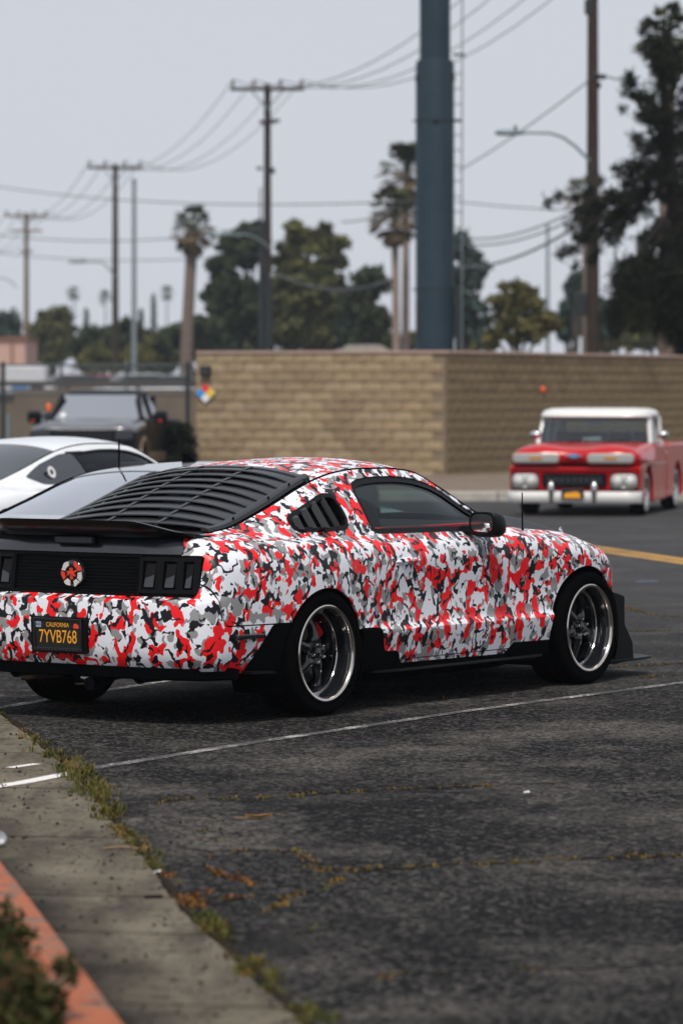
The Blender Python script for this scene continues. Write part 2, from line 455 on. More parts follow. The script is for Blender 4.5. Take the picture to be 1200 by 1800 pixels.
def top_funcs(gut):
    xs, ss, zz = gut[:, 0], gut[:, 1], gut[:, 2]
    o = np.argsort(xs); xs, ss, zz = xs[o], ss[o], zz[o]
    s2 = lambda x: np.interp(x, xs, ss); z2 = lambda x: np.interp(x, xs, zz)
    def top(x, s):
        t = np.abs(s)/s2(x); c = pchip(*ZC, np.atleast_1d(x))
        return z2(x)+(c-z2(x))*(1-np.minimum(t, 1.3)**2.3)
    return s2, z2, top
def arch(P, cx, cz, r): return np.hypot(P[:, 0]-cx, P[:, 2]-cz)-r
DLO = [(.640, .950), (.612, 1.10), (.618, 1.195), (.660, 1.235), (.74, 1.252), (.876, 1.262), (1.097, 1.262), (1.262, 1.248), (1.415, 1.216), (1.523, 1.177), (1.608, 1.127), (1.68, 1.078), (1.76, 1.032), (1.86, .982), (1.905, .955), (1.885, .938)]
QUARTER = [(-.064, 1.034), (-.045, 1.062), (.335, 1.178), (.422, 1.174), (.449, 1.021), (.405, .979), (.15, .976), (-.05, .985)]
DOOR = [(.640, .96), (.632, .917), (.645, .784), (.675, .66), (.686, .58), (.668, .464), (.63, .36), (.62, .255), (1.93, .255), (1.925, .35), (1.91, .60), (1.875, .90), (1.87, .97)]
FENDER_X = 1.88
DLO2 = [(.615, .955), (.560, 1.10), (.545, 1.20), (.575, 1.240)]+DLO[4:]
QUARTER2 = [(-.16, 1.045), (.10, 1.150), (.36, 1.225), (.525, 1.238), (.598, .972), (.0, .985)]

def rounded(poly, r=.02, n=4):                # round the corners of a polygon
    P = [np.array(p, float) for p in poly]; o = []
    for i in range(len(P)):
        a, b, c = P[i-1], P[i], P[(i+1) % len(P)]
        d1 = (a-b); d2 = (c-b); l = min(r, .45*np.linalg.norm(d1), .45*np.linalg.norm(d2))
        p = b+d1/np.linalg.norm(d1)*l; q = b+d2/np.linalg.norm(d2)*l
        for k in range(n+1):
            t = k/n; o.append(tuple((1-t)**2*p+2*t*(1-t)*b+t*t*q))
    return o

def make_wheel(rad=.335):
    w = bpy.data.objects.new('wheel', None); COL.objects.link(w)
    g = G(); a = rad
    prof = [(.236, .10), (.250, .122), (.262, .130), (.280, .140), (a-.030, .143), (a-.012, .136), (a-.002, .122), (a, .10),
            (a, .062), (a-.007, .060), (a-.007, .050), (a, .048), (a, .008), (a-.007, .006), (a-.007, -.006), (a, -.008), (a, -.048), (a-.007, -.05), (a-.007, -.06), (a, -.062),
            (a, -.11), (a-.03, -.135), (.27, -.135), (.24, -.11)]
    g.lathe([(r, -h) for r, h in prof], 72, 'y', closed=True); t = g.build('tyre', 'rubber', w)
    g = G(); g.lathe([(r, -h) for r, h in [(.254, .120), (.2605, .134), (.260, .142), (.254, .1465), (.243, .1445), (.2385, .138), (.237, .125)]], 72, 'y'); g.build('rim_lip', 'polished_lip', w)
    g = G(); g.lathe([(r, -h) for r, h in [(.237, .125), (.234, .118), (.228, .10), (.2225, .05)]], 72, 'y')
    g.lathe([(r, -h) for r, h in [(.214, .036), (.206, .02), (.20, -.06), (.21, -.11), (.236, -.11)]], 72, 'y'); g.build('rim_barrel', 'gloss_black', w)
    g = G(); g.lathe([(r, -h) for r, h in [(.2235, .05), (.222, .056), (.2155, .056), (.212, .05), (.212, .036)]], 72, 'y'); g.build('rim_ring', 'chrome', w)
    for k in range(5):
        M = Matrix.Rotation(2*math.pi*k/5+R(8), 4, 'Y'); g = G(); rings = []
        for r, wd, h, th in ((.030, .036, .060, .05), (.060, .040, .070, .05), (.085, .027, .070, .045), (.12, .022, .058, .04), (.16, .026, .040, .035), (.19, .035, .027, .03), (.213, .046, .020, .03)):
            rings.append([(-wd, -(h-.012), r), (-wd*.55, -h, r), (0, -(h+.004), r), (wd*.55, -h, r), (wd, -(h-.012), r), (wd*.9, -(h-th), r), (-wd*.9, -(h-th), r)])
        g.loft(rings, True, True, M); g.build('spoke', 'dark_rim', w, sharp=50)
    g = G(); g.lathe([(r, -h) for r, h in [(.0001, .094), (.016, .093), (.028, .086), (.031, .06), (.060, .056), (.066, .03), (.066, 0)]], 28, 'y'); g.build('hub_cap', 'dark_rim', w)
    for k in range(5):
        an = 2*math.pi*(k+.5)/5+R(8); g = G()
        g.lathe([(.0001, -.098), (.006, -.097), (.0095, -.088), (.0095, -.05)], 10, 'y', Matrix.Translation((.050*math.sin(an), 0, .050*math.cos(an)))); g.build('lug_nut', 'chrome', w)
        g = G(); g.lathe([(.0001, -.046), (.004, -.045), (.0045, -.03)], 8, 'y', Matrix.Translation((.180*math.sin(an-.3), 0, .180*math.cos(an-.3)))); g.build('rivet', 'chrome', w)
    g = G(); g.lathe([(.07, .01), (.165, .01), (.165, .035), (.07, .035)], 40, 'y', closed=True); g.build('brake_disc', 'disc_steel', w)
    return w
def make_caliper(par, x, y, rz, a0=R(20)):
    g = G(); rings = []
    for k in range(7):
        an = a0+R(-18+6*k); c, s = math.sin(an), math.cos(an)
        rings.append([(c*.130, .02, s*.130), (c*.178, .02, s*.178), (c*.178, -.012, s*.178), (c*.155, -.018, s*.155), (c*.130, -.014, s*.130)])
    g.loft(rings); o = g.build('brake_caliper', 'caliper_red', par, loc=(x, y, .335)); o.rotation_euler = (0, 0, rz)

FONT_CACHE = {}
def text(name, s, size, m, parent, M, sx=1., extrude=.0006, align='CENTER'):
    cu = bpy.data.curves.new(name, 'FONT'); cu.body = s; cu.size = size; cu.extrude = extrude; cu.align_x = align; cu.align_y = 'CENTER'
    cu.materials.append(MATS[m]); o = bpy.data.objects.new('tmp_text', cu); COL.objects.link(o)
    bpy.context.view_layer.update()
    me = bpy.data.meshes.new_from_object(o.evaluated_get(bpy.context.evaluated_depsgraph_get()))
    bpy.data.objects.remove(o); bpy.data.curves.remove(cu)
    me.transform(M @ Matrix.Diagonal((sx, 1, 1, 1))); me.name = name
    if not me.materials: me.materials.append(MATS[m])
    o = bpy.data.objects.new(name, me); COL.objects.link(o); o.parent = parent
    return o

def make_coupe(root, paint, full=True, zs=1.0):
    V, F, gut = body_skin(zs); DL, QU = (DLO, QUARTER) if full else (DLO2, QUARTER2)
    gut = gut*np.array([1, 1, zs])
    s2, z2, top0 = top_funcs(gut/np.array([1, 1, zs])); top = lambda x, s: top0(x, s)*zs
    sc = lambda poly: [(a, b*zs) for a, b in poly]
    P = np.array(V)
    V, F = clip(V, F, arch(P, 0, .312, .374), 1); P = np.array(V)
    V, F = clip(V, F, arch(P, 2.69, .312, .392), 1); P = np.array(V)
    def side_cut(poly, gap=.004):
        nonlocal V, F, P
        f = np.where(P[:, 1] < 0, sdf(poly, P[:, [0, 2]]), 1.)
        a = clip(V, F, f+gap, -1); V, F = clip(V, F, f-gap, 1); P = np.array(V); return a
    dlo = side_cut(sc(rounded(DL, .05)), 0)
    qua = side_cut(sc(rounded(QU, .03)), 0)
    band = ([], []) if full else side_cut(sc([(.50, .985), (.44, 1.245), (.66, 1.25), (.66, .962), (.58, .958)]), 0)
    if not full: panel('pillar', offset(*band, -.004), 'black_plastic', root, depth=.02)
    # side window: black surround and dark glass, set back
    def inset(vf, poly, m):
        f = sdf(poly, np.array(vf[0])[:, [0, 2]]) + m
        return clip(*vf, f, -1), clip(*vf, f, 1)
    gl, tr = inset(dlo, sc(rounded(DL, .05)), .030 if full else .014)
    body_mat = paint
    tr1 = offset(*tr, -.006)
    door_objs = []
    # tail face recess and black deck lid
    if full:
        f = np.maximum(sdf(rounded([(-.2, .668), (-.2, .884), (.785, .884), (.785, .715), (.772, .668)], .015), np.stack([-P[:, 1], P[:, 2]], 1)), P[:, 0]+.80)
        tail = clip(V, F, f, -1); V, F = clip(V, F, f, 1); P = np.array(V)
        sb = np.maximum(.60, .660-.76*(P[:, 0]+.90))
        f = np.maximum(np.maximum(-P[:, 1]-sb, .886-P[:, 2]), P[:, 0]+.40)
        deck = clip(V, F, f+.002, -1); V, F = clip(V, F, f-.002, 1); P = np.array(V)
    else:
        tail = deck = ([], [])
    # bumper, black lower trims
    bump_poly = [(-1.5, .1), (-1.5, .735), (-.916, .735), (-.895, .70), (-.845, .54), (-.82, .517), (-.30, .512), (-.30, .1)]
    flare_r = [(-.47, .511), (-.656, .283), (-.66, .10), (-.2, .1), (-.2, .511)]
    skirt_poly = [(.20, .456), (.505, .447), (.545, .43), (.578, .335), (.60, .312), (.749, .309), (.764, .238), (1.847, .229), (1.919, .290), (2.40, .287), (2.40, .05), (.2, .05)]
    cut_fl = side_cut(flare_r, 0) if full else ([], [])
    cut_sk = side_cut(skirt_poly, 0) if full else ([], [])
    bumper = side_cut(bump_poly)
    door = side_cut(sc(DOOR) if zs != 1 else DOOR)
    f = np.where(P[:, 1] < 0, 3.13+.25*(.55-P[:, 2])-P[:, 0], 1); f = np.maximum(f, P[:, 2]-.60)
    fb = clip(V, F, f+.002, -1); V, F = clip(V, F, f-.002, 1); P = np.array(V)
    f = FENDER_X+.04*(.95-P[:, 2])-P[:, 0]
    fender = clip(V, F, f+.004, -1); quarter = clip(V, F, f-.004, 1)
    panel('rear_quarter', quarter, paint, root, both=True)
    panel('front_fender', fender, paint, root, both=True)
    panel('front_bumper', fb, 'black_plastic' if full else paint, root, both=True)
    panel('rear_bumper', bumper, paint, root, both=True)
    for mir in (False, True):
        fx = mirror if mir else (lambda a, b: (a, b))
        sg = 1 if mir else -1
        d = panel('door', fx(*door), paint, root)
        if mir: d['label'] = 'driver side door on the far side of the car'
        panel('window_frame', fx(*tr1), 'black_plastic', d, depth=.03)
        panel('side_window', fx(*offset(*gl, -.014)), 'tinted_glass', d, depth=0)
        if full:
            g = G(); rings = []                                     # handle: a bowed bar with tapered ends
            for k in range(13):
                t = k/12; x = .675+.265*t; h = .016*math.sin(math.pi*min(max(t, .03), .97))**.5+.004
                y = sg*(.893+.020*math.sin(math.pi*t)**.6); z = .797+.004*t
                rings.append([(x, y-sg*.02, z-h), (x, y, z-h*.9), (x, y+sg*.008, z), (x, y, z+h*.9), (x, y-sg*.02, z+h)])
            g.loft(rings); g.build('door_handle', paint, d)
        # quarter opening
        if full:
            fr, _ = inset((fx(*qua)), sc(rounded(QU, .03)), 1e-6)
            inn, ring = inset(fx(*qua), sc(rounded(QU, .03)), .022)
            q = panel('quarter_louver', offset(*ring, .006), 'black_plastic', root, depth=.03)
            if mir: q['label'] = 'black louvered cover on the far side quarter window'
            panel('backing', offset(*inn, -.030), 'matte_black', q, depth=0)
            def S(x, z, o):                                         # on the skin, o proud of it
                t = (z-.963)/(1.20-.963); return (x, sg*(.782-.085*t-.06*t*t+o), z)
            LN = (((-.026, 1.052), (-.016, .995)), ((.080, 1.094), (.099, .997)), ((.194, 1.128), (.216, .997)), ((.307, 1.158), (.335, .997)), ((.388, 1.160), (.405, 1.012)))
            for (ta, ba), (tb, bb) in zip(LN, LN[1:]):              # each vane sinks at the back and stands proud at its front edge
                g = G(); m = lambda p, q_, t: (lerp(p[0], q_[0], t), lerp(p[1], q_[1], t))
                tm, bm, te, be = m(ta, tb, .16), m(ba, bb, .16), m(ta, tb, .40), m(ba, bb, .40)
                Vv = [S(*ta, -.024), S(*ba, -.024), S(*bm, .010), S(*tm, .012), S(*te, -.004), S(*be, -.004), S(*te, -.03), S(*be, -.03)]
                g.add(Vv, [(0, 1, 2, 3), (3, 2, 5, 4), (4, 5, 7, 6), (0, 3, 4, 6), (1, 7, 5, 2), (0, 6, 7, 1)]); g.build('vane', 'vane_grey', q, smooth=False)
        else:
            q = panel('quarter_window', fx(*offset(*qua, -.006)), 'dark_glass', root, depth=.01)
            if not mir:
                g = G()
                for k in range(18):
                    a0, a1 = 2*math.pi*k/18, 2*math.pi*(k+1)/18; cx, cz = .14, 1.085*zs
                    P4 = [(cx+r*math.cos(a), -(.705-.4*(r*math.sin(a)))+.0, cz+r*math.sin(a)) for r, a in ((.022, a0), (.048, a0), (.048, a1), (.022, a1))]
                    P4 = [(x, y-.016, z) for x, y, z in P4]
                    g.add(P4, [(0, 1, 2, 3)])
                g.build('round_sticker', 'enamel_white', q)
    # ---- top sheet between the gutters
    xs = np.arange(-.69, 3.16, .03); us = np.linspace(-1, 1, 33)
    TV = []; TF = []
    for x in xs:
        sw = s2(x)-.004
        for u in us: TV.append((x, -u*sw, float(top(np.array([x]), u*sw)[0])-.001))
    n = len(us)
    for i in range(len(xs)-1):
        for j in range(n-1): TF.append((i*n+j, i*n+j+1, (i+1)*n+j+1, (i+1)*n+j)[::-1])
    TP = np.array(TV)
    if vnormals(TV, TF)[len(TV)//2][2] < 0: TF = [f[::-1] for f in TF]
    def seg(a, b, fa=lambda s: 0*s, fb=lambda s: 0*s, gap=.003):
        s = TP[:, 1]
        f = np.maximum(a+fa(s)-TP[:, 0]+gap, TP[:, 0]-b-fb(s)+gap); return clip(TV, TF, f, -1)
    arc = lambda s: -.10*np.abs(s)**2
    wsf = lambda s: -.28*np.abs(s)**2
    XT = .38
    panel('deck_panel', seg(-.9, -.47), 'black_paint' if full else paint, root)
    bl = panel('rear_window', offset(*seg(-.47, XT, fb=arc), -.006), 'dark_glass' if full or zs == 1 else 'mirror_film_glass', root, depth=.01)
    panel('roof', seg(XT, 1.42, fa=arc, fb=wsf), paint, root)
    ws = panel('windshield', offset(*seg(1.42, 2.13, fa=wsf, fb=wsf), -.006), 'tinted_glass' if full else 'dark_glass', root, depth=.01)
    hd = panel('hood', seg(2.13, 3.12, fa=wsf), 'hood_black' if full else paint, root)
    # gutter seal: the dark line between roof and side
    for sg in (-1, 1):
        g = G(); pts = [(x, sg*(s2(x)-.0005), z2(x)*zs-.002) for x in np.arange(-.62, 2.16, .06)]
        g.tube(pts, .006, 6); g.build('gutter_seal', 'matte_black', root)
    # ---- underbody, wheel houses
    g = G(); g.prism([(-.92, .30), (-.92, .60), (3.2, .60), (3.2, .20), (2.2, .12), (.5, .12)], -.58, .58, 'xz')
    g.prism([(.44, .17), (.44, .74), (2.22, .74), (2.22, .17)], -.84, .84, 'xz')
    g.prism([(-.95, .30), (-.95, .64), (-.43, .64), (-.43, .30)], -.80, .80, 'xz'); g.build('underbody', 'matte_black', root, smooth=False)
    for sg in (-1, 1):
        for cx, r, cz in ((0, .385, .31), (2.69, .402, .31)):
            g = G(); n = 20; rings = []
            for k in range(n+1):
                a = math.pi*(-.15+1.3*k/n); rings.append([(cx+r*math.cos(a), sg*.57, cz+r*math.sin(a)), (cx+r*math.cos(a), sg*(.905 if cx < 1 else .875), cz+r*math.sin(a))])
            g.loft(rings, False, False)
            g.add([(cx, sg*.57, cz)]+[tuple(rg[0]) for rg in rings], [(0, i+1, i+2) for i in range(n)]); g.build('wheel_house', 'matte_black', root)
    # ---- cabin
    g = G(); g.prism([(1.75, .74), (1.72, .93), (1.95, .985), (2.10, .95), (2.1, .74)], -.72, .72, 'xz'); g.build('dashboard', 'interior_dark', root, bevel=.03)
    for yy in (-.38, .38):
        g = G(); g.prism([(.95, .74), (.88, .80), (.72, 1.12), (.80, 1.15), (.92, 1.10), (1.05, .86), (1.45, .84), (1.48, .74)], yy-.24, yy+.24, 'xz')
        g.prism([(.70, 1.14), (.68, 1.25), (.74, 1.27), (.79, 1.16)], yy-.12, yy+.12, 'xz'); g.build('seat', 'interior_dark', root, bevel=.04, seg=3)
    g = G(); g.prism([(-.30, .74), (-.30, .97), (.25, .97), (.45, .74)], -.68, .68, 'xz'); g.build('rear_bench', 'interior_dark', root, bevel=.03)
    g = G(); g.lathe([(.175+.014*math.cos(a), .014*math.sin(a)) for a in np.linspace(0, 6.283, 9)[:-1]], 28, 'z', Matrix.Translation((1.62, .38, .93)) @ Matrix.Rotation(R(-65), 4, 'Y'), closed=True); g.build('steering_wheel', 'interior_dark', root)
    if full:
        for sg in (-1, 1):                                           # red trim along the door cards
            g = G(); g.box(.62, 1.95, min(sg*.745, sg*.775), max(sg*.745, sg*.775), .74, .955); g.build('door_card', 'interior_dark', root, bevel=.01)
            g = G(); g.box(.60, 1.95, min(sg*.735, sg*.765), max(sg*.735, sg*.765), .957, .985); g.build('red_trim', 'red_trim', root, bevel=.006)
    return dict(top=top, s2=s2, z2=z2, tail=tail, deck=deck, cut_fl=cut_fl, cut_sk=cut_sk, XT=XT)
# ------------------------------------------------------------------ the camouflage coupe
CAR_YAW = R(35.33)
def car_place(x0, y0): return (x0, y0, 0)
car = thing('sports_coupe', 'coupe wrapped in red, white, grey and black camouflage with louvered rear window', 'car', car_place(-.838, 21.076), 0)
car.rotation_euler = (0, 0, math.pi/2-CAR_YAW)
K = make_coupe(car, 'camo_vinyl', True)
top, s2, z2 = K['top'], K['s2'], K['z2']
T1 = lambda x, s: float(top(np.array([x]), s)[0])
panel('deck_lid', K['deck'], 'deck_gloss', car, both=True)
panel('rear_flare', K['cut_fl'], 'matte_black', car, both=True)
panel('side_skirt', offset(*K['cut_sk'], .004), 'matte_black', car, both=True)
for sg in (-1, 1):                                                   # blade under the sill
    g = G(); pl = []
    for x, s in ((.50, .875), (.58, .915), (.75, .925), (2.1, .915), (2.20, .90)): pl.append((x, s*sg))
    pl += [(2.2, .7*sg), (.5, .7*sg)]
    g.prism(pl, .195, .207, 'xy'); g.build('skirt_blade', 'black_plastic', car, bevel=.003)
# tail panel, set back behind the opening
def rear_x(s, z): return -.983+.030*min(abs(s)/.63, 1)**2+(max(abs(s)-.63, 0)*.32)+(z-.78)*.12
g = G(); rows = []
ss_ = np.linspace(-.80, .80, 49); zz_ = np.linspace(.655, .895, 9)
g.loft([[(rear_x(s, z)+.022, -s, z) for s in ss_] for z in zz_], False, False); tp = g.build('tail_panel', 'black_plastic', car)
g = G()
for k in range(11):
    z = .688+.0175*k
    g.loft([[(rear_x(s, z)+.020, -s, z-.006), (rear_x(s, z)+.008, -s, z-.002), (rear_x(s, z)+.008, -s, z+.002), (rear_x(s, z)+.020, -s, z+.006)] for s in np.linspace(-.41, .41, 25)])
g.build('grille_rib', 'black_plastic', tp)
g = G()                                                              # frame round the ribbed field
for a, b, c, d in ((-.43, .43, .672, .682), (-.43, .43, .870, .880)):
    g.loft([[(rear_x(s, c)+.02, -s, c), (rear_x(s, c)+.0, -s, c), (rear_x(s, c), -s, d), (rear_x(s, c)+.02, -s, d)] for s in np.linspace(a, b, 21)])
for s in (-.426, .426):
    g.loft([[(rear_x(s, z)+.02, -s-.006, z), (rear_x(s, z), -s-.006, z), (rear_x(s, z), -s+.006, z), (rear_x(s, z)+.02, -s+.006, z)] for z in (.672, .88)])
g.build('grille_frame', 'black_plastic', tp)
for sg in (1, -1):                                                   # tail lamps: housing with three slots
    tl = bpy.data.objects.new('tail_light', None); COL.objects.link(tl); tl.parent = car
    g = G()
    slots = ((.447, .528), (.575, .652), (.688, .742))
    z0, z1 = .685, .872; edges = [.432, .447, .528, .575, .652, .688, .742, .776]
    for i in range(len(edges)-1):
        a, b = edges[i], edges[i+1]; slot = i % 2 == 1
        zz2 = [z0, z0+.022, z1-.020, z1] if slot else [z0, z1]
        for j in range(len(zz2)-1):
            if slot and j == 1: continue
            lo, hi = zz2[j], zz2[j+1]
            g.loft([[(rear_x(s, z)+.025, -sg*s, z), (rear_x(s, z)-.004, -sg*s, z)] for s, z in ((a, lo), (b, lo), (b, hi), (a, hi), (a, lo))], False, False)
            g.add([(rear_x(s, z)-.004, -sg*s, z) for s, z in ((a, lo), (b, lo), (b, hi), (a, hi))], [(0, 1, 2, 3)])
    g.build('lamp_housing', 'black_plastic', tl, smooth=False)
    for a, b in slots:
        g = G(); lo, hi = z0+.022, z1-.020
        f = lambda s, z, o: (rear_x(s, z)+o, -sg*s, z)
        g.loft([[f(a, lo, .006), f(a+.010, lo+.012, -.002), f(a+.010, hi-.012, .010), f(a, hi, .020)], [f(b, lo, .006), f(b-.010, lo+.012, -.002), f(b-.010, hi-.012, .010), f(b, hi, .020)]], False, False)
        g.build('lamp_lens', 'lens_dark', tl, smooth=False)
        g = G(); g.loft([[f(a+.012, lo+.010, -.004), f(a+.015, lo+.055, .000)], [f(b-.012, lo+.010, -.004), f(b-.012, lo+.075, .002)]], False, False); g.build('reverse_lens', 'lens_grey', tl)
# round emblem with the running horse
em = bpy.data.objects.new('emblem', None); COL.objects.link(em); em.parent = car; em.location = (-.986, .0, .778); em.rotation_euler = (0, R(-6), 0)
g = G(); g.lathe([(.0001, -.022), (.050, -.022), (.066, -.018), (.074, -.008), (.075, .01)], 40, 'x'); g.build('emblem_disc', 'gloss_black', em)
def petal(a0, a1, r0, r1, m, nm):
    g = G(); n = 6; out_ = [(r1+.003*math.sin(7*a), a) for a in np.linspace(a0, a1, n)]; inn = [(r0, a) for a in np.linspace(a1-.08, a0+.08, n)]
    g.prism([(-r*math.sin(a), r*math.cos(a)) for r, a in out_+inn], -.026, -.018, 'yz'); g.build(nm, m, em, smooth=False)
petal(R(-75), R(-14), .043, .068, 'enamel_white', 'emblem_patch'); petal(R(20), R(75), .045, .068, 'plate_red' if 'plate_red' in MATS else 'sticker_red', 'emblem_patch')
petal(R(80), R(126), .043, .069, 'enamel_white', 'emblem_patch'); petal(R(132), R(168), .040, .068, 'enamel_white', 'emblem_patch')
petal(R(-168), R(-128), .040, .069, 'enamel_white', 'emblem_patch'); petal(R(-122), R(-80), .046, .068, 'sticker_red', 'emblem_patch')
g = G(); horse = [(.036, .012), (.030, .020), (.018, .013), (-.004, .010), (-.020, .014), (-.034, .008), (-.024, .006), (-.030, -.012), (-.036, -.016), (-.020, -.008), (-.010, .000), (.006, -.002), (.018, -.014), (.026, -.014), (.020, -.002), (.022, .006)]
g.prism([(-a, b) for a, b in horse], -.028, -.021, 'yz')
for k in (-1, 0, 1): g.prism([(k*.007-.0025, -.030), (k*.007+.0025, -.030), (k*.007+.0025, .030), (k*.007-.0025, .030)], -.0265, -.021, 'yz')
g.build('horse_figure', 'sticker_red', em, smooth=False)
# brake lamp in the deck lid
g = G(); g.prism(rounded([(-.135, .932), (.145, .932), (.145, .972), (-.135, .972)], .02), -.985, -.952, 'yz')
bl = g.build('brake_light', 'black_plastic', car)
g = G(); g.prism(rounded([(-.120, .938), (.130, .938), (.130, .966), (-.120, .966)], .012), -.988, -.96, 'yz'); g.build('brake_lens', 'lens_grey', bl)
# spoiler
g = G(); rings = []
for s in np.linspace(-.68, .68, 45):
    a = abs(s); t = max(0, (a-.42)/.26); t = min(t, 1); t2 = t*t*(3-2*t)
    zt = 1.064-.004*a-.062*t2; xb = -1.075+.02*(a/.9)**2+.12*t2+.04*t
    zb = .984-.006*t2; xf = -.64+.02*a
    if t > 0: xf = -.64-.02*t2
    xb = min(xb, xf-.05); h = max(zt-zb, .006)
    rings.append([(xb, -s, zb+h), (xb+.004, -s, zb+h*.78), (xb+.05, -s, zb+h*.25), (xb+.10, -s, zb-.012), (xf-.02, -s, zb-.016), (xf, -s, zb+.003), (xf-.10, -s, zb+h*.20), (lerp(xb, xf, .45), -s, zb+h*.55), (xb+.03, -s, zb+h*.985)])
g.loft(rings); g.build('spoiler', 'black_paint', car, sharp=40)
# rear window louver
lv = bpy.data.objects.new('window_louver', None); COL.objects.link(lv); lv.parent = car
XA, XB, NS = -.505, K['XT']-.03, 9
sw = lambda x: s2(x)-.012
def LP(x, f, o):                                                     # f: -1..1 across, o: height over the glass
    s = f*sw(x); dx = -.055*(f*f)
    return (x+dx, -s, T1(x+dx, s)+o)
st = (XB-XA)/NS
fs = np.linspace(-.93, .93, 31)
for i in range(NS):
    x0 = XA+st*i; x1 = x0+st*1.18; g = G(); rings = []
    for f in fs:
        e = 1-abs(f/.93)**4; lift = .018+.014*e
        a = LP(x0, f, lift); b = LP(lerp(x0, x1, .45), f, .018+.006*e); c = LP(x1, f, .008)
        rings.append([a, b, c, (c[0], c[1], c[2]-.005), (b[0], b[1], b[2]-.006), (a[0]+.006, a[1], a[2]-.007), (a[0]-.003, a[1], a[2]-.006)])
    g.loft(rings); g.build('slat', 'louver_black', lv, sharp=30)
for f in (-.80, -.28, .28, .80) if False else (-.30, .30):
    for i in range(NS):                                              # little ribs that carry each slat
        x0 = XA+st*i; g = G(); w = .012
        g.loft([[LP(x, f+k*w/.58, o) for k, o in ((-1, o0), (1, o0), (1, o1), (-1, o1))] for x, o0, o1 in ((x0-.004, .006, .031), (x0+st*.5, .006, .030), (x0+st*1.0, .006, .026))]); g.build('rib', 'louver_black', lv, smooth=False)
for sg in (-1, 1):
    g = G(); rings = []
    for x in np.linspace(XA-.03, XB+.055, 26):
        r = []
        for f, o in ((.90, .004), (.905, .020), (.94, .024), (.985, .020), (1.0, .004)): r.append(LP(x, sg*f, o))
        rings.append(r)
    g.loft(rings, True, True); g.build('louver_frame', 'louver_black', lv)
for xe, wd in ((XB, .055), ):
    g = G(); g.loft([[LP(xe-.01, f, .004), LP(xe-.005, f, .022), LP(xe+wd*.8, f, .016), LP(xe+wd, f, .003)] for f in np.linspace(-1, 1, 31)]); g.build('louver_frame', 'louver_black', lv)
for x in (-.30, .02, .22):
    g = G(); p = LP(x, .97, .02); g.lathe([(.0001, .014), (.006, .012), (.006, 0)], 8, 'z', Matrix.Translation(p)); g.build('clip', 'matte_black', lv)
# number plate
pl = bpy.data.objects.new('license_plate', None); COL.objects.link(pl); pl.parent = car; pl.location = (-1.088, .022, .458); pl.rotation_euler = (0, R(-3), 0)
g = G(); g.prism(rounded([(-.185, -.098), (.185, -.098), (.185, .092), (-.185, .092)], .02), -.004, .03, 'yz'); g.build('plate_mount', 'black_plastic', pl)
g = G()
for a, b, c, d in ((-.163, .163, -.088, -.070), (-.163, .163, .073, .086), (-.163, -.150, -.072, .075), (.150, .163, -.072, .075)):
    g.prism([(a, c), (b, c), (b, d), (a, d)], -.014, -.003, 'yz')
g.build('plate_frame', 'gloss_black', pl, bevel=.002)
g = G(); g.prism([(-.151, -.071), (.151, -.071), (.151, .074), (-.151, .074)], -.0075, -.004, 'yz'); g.build('plate_sheet', 'plate_black', pl)
MP = Matrix(((0, 0, -1, -.0082), (-1, 0, 0, 0), (0, 1, 0, 0), (0, 0, 0, 1)))
text('plate_number', '7YVB768', .098, 'plate_yellow', pl, Matrix.Translation((0, 0, -.014)) @ MP, .70)
text('plate_state', 'CALIFORNIA', .034, 'plate_yellow', pl, Matrix.Translation((0, 0, .050)) @ MP, .80)
g = G(); g.prism([(.112, .036), (.147, .036), (.147, .066), (.112, .066)], -.0085, -.0078, 'yz'); tk = g.build('month_sticker', 'sticker_blue', pl)
text('month_text', 'AUG', .022, 'plate_black', tk, Matrix.Translation((-.001, .1295, .051)) @ MP, .7)
g = G(); g.prism([(-.143, .036), (-.106, .036), (-.110, .058), (-.126, .062), (-.143, .050)], -.0085, -.0078, 'yz'); g.build('year_sticker', 'sticker_red', pl)
g = G()
for k in range(12): y = .130-.0236*k; g.box(-.0152, -.0138, y-.006, y+.006, -.081, -.077)
g.build('frame_lettering', 'lens_grey', pl)
# bumper recess lip, side markers, valance, pipes
for sg in (-1, 1):
    g = G(); g.prism([(-.775, .446), (-.527, .446), (-.530, .470), (-.770, .472)], sg*.880, sg*.921, 'xz'); g.build('side_marker', 'gloss_black', car, bevel=.006)
g = G(); g.loft([[(x0+.02, -s, .232), (x0-.045, -s, .245), (x0-.06, -s, .30), (x0+.05, -s, .31)] for s, x0 in ((-.86, -.72), (-.78, -.90), (-.6, -.965), (-.3, -.985), (0, -.99), (.3, -.985), (.6, -.965), (.78, -.90), (.86, -.72))]); g.build('rear_valance', 'matte_black', car)
g = G(); g.prism([(-.66, .262), (-.45, .255), (-.45, .268), (-.66, .275)], -.925, -.80, 'xz'); g.build('valance_blade', 'black_plastic', car)
for y in (.42, -.42):
    g = G(); M = Matrix.Translation((.125, y, .258)); g.lathe([(.046, -.9), (.046, -1.075), (.050, -1.085), (.045, -1.085), (.042, -1.07), (.04, -.9)], 24, 'x', M); g.build('exhaust_pipe', 'black_plastic', car)
    g = G(); g.lathe([(.0505, -1.080), (.0515, -1.086), (.049, -1.089), (.046, -1.086)], 24, 'x', M); g.build('pipe_ring', 'exhaust_blue', car)
g = G(); g.tube([(-.2, .12, .25), (-.55, .10, .21), (-.8, -.02, .19), (-.9, -.03, .19)], .035, 10); g.build('tow_pipe', 'black_plastic', car)
g = G(); g.lathe([(.026, 0), (.034, .004), (.036, .008), (.026, .008)], 20, 'z', Matrix.Translation((-.93, .0, .185))); g.build('tip_ring', 'chrome', car)
g = G(); g.tube([(-.80, .50, .24), (-.45, .50, .24)], [.085, .085], 14, flat=.7); g.build('muffler', 'tan_paint', car, bevel=.02)
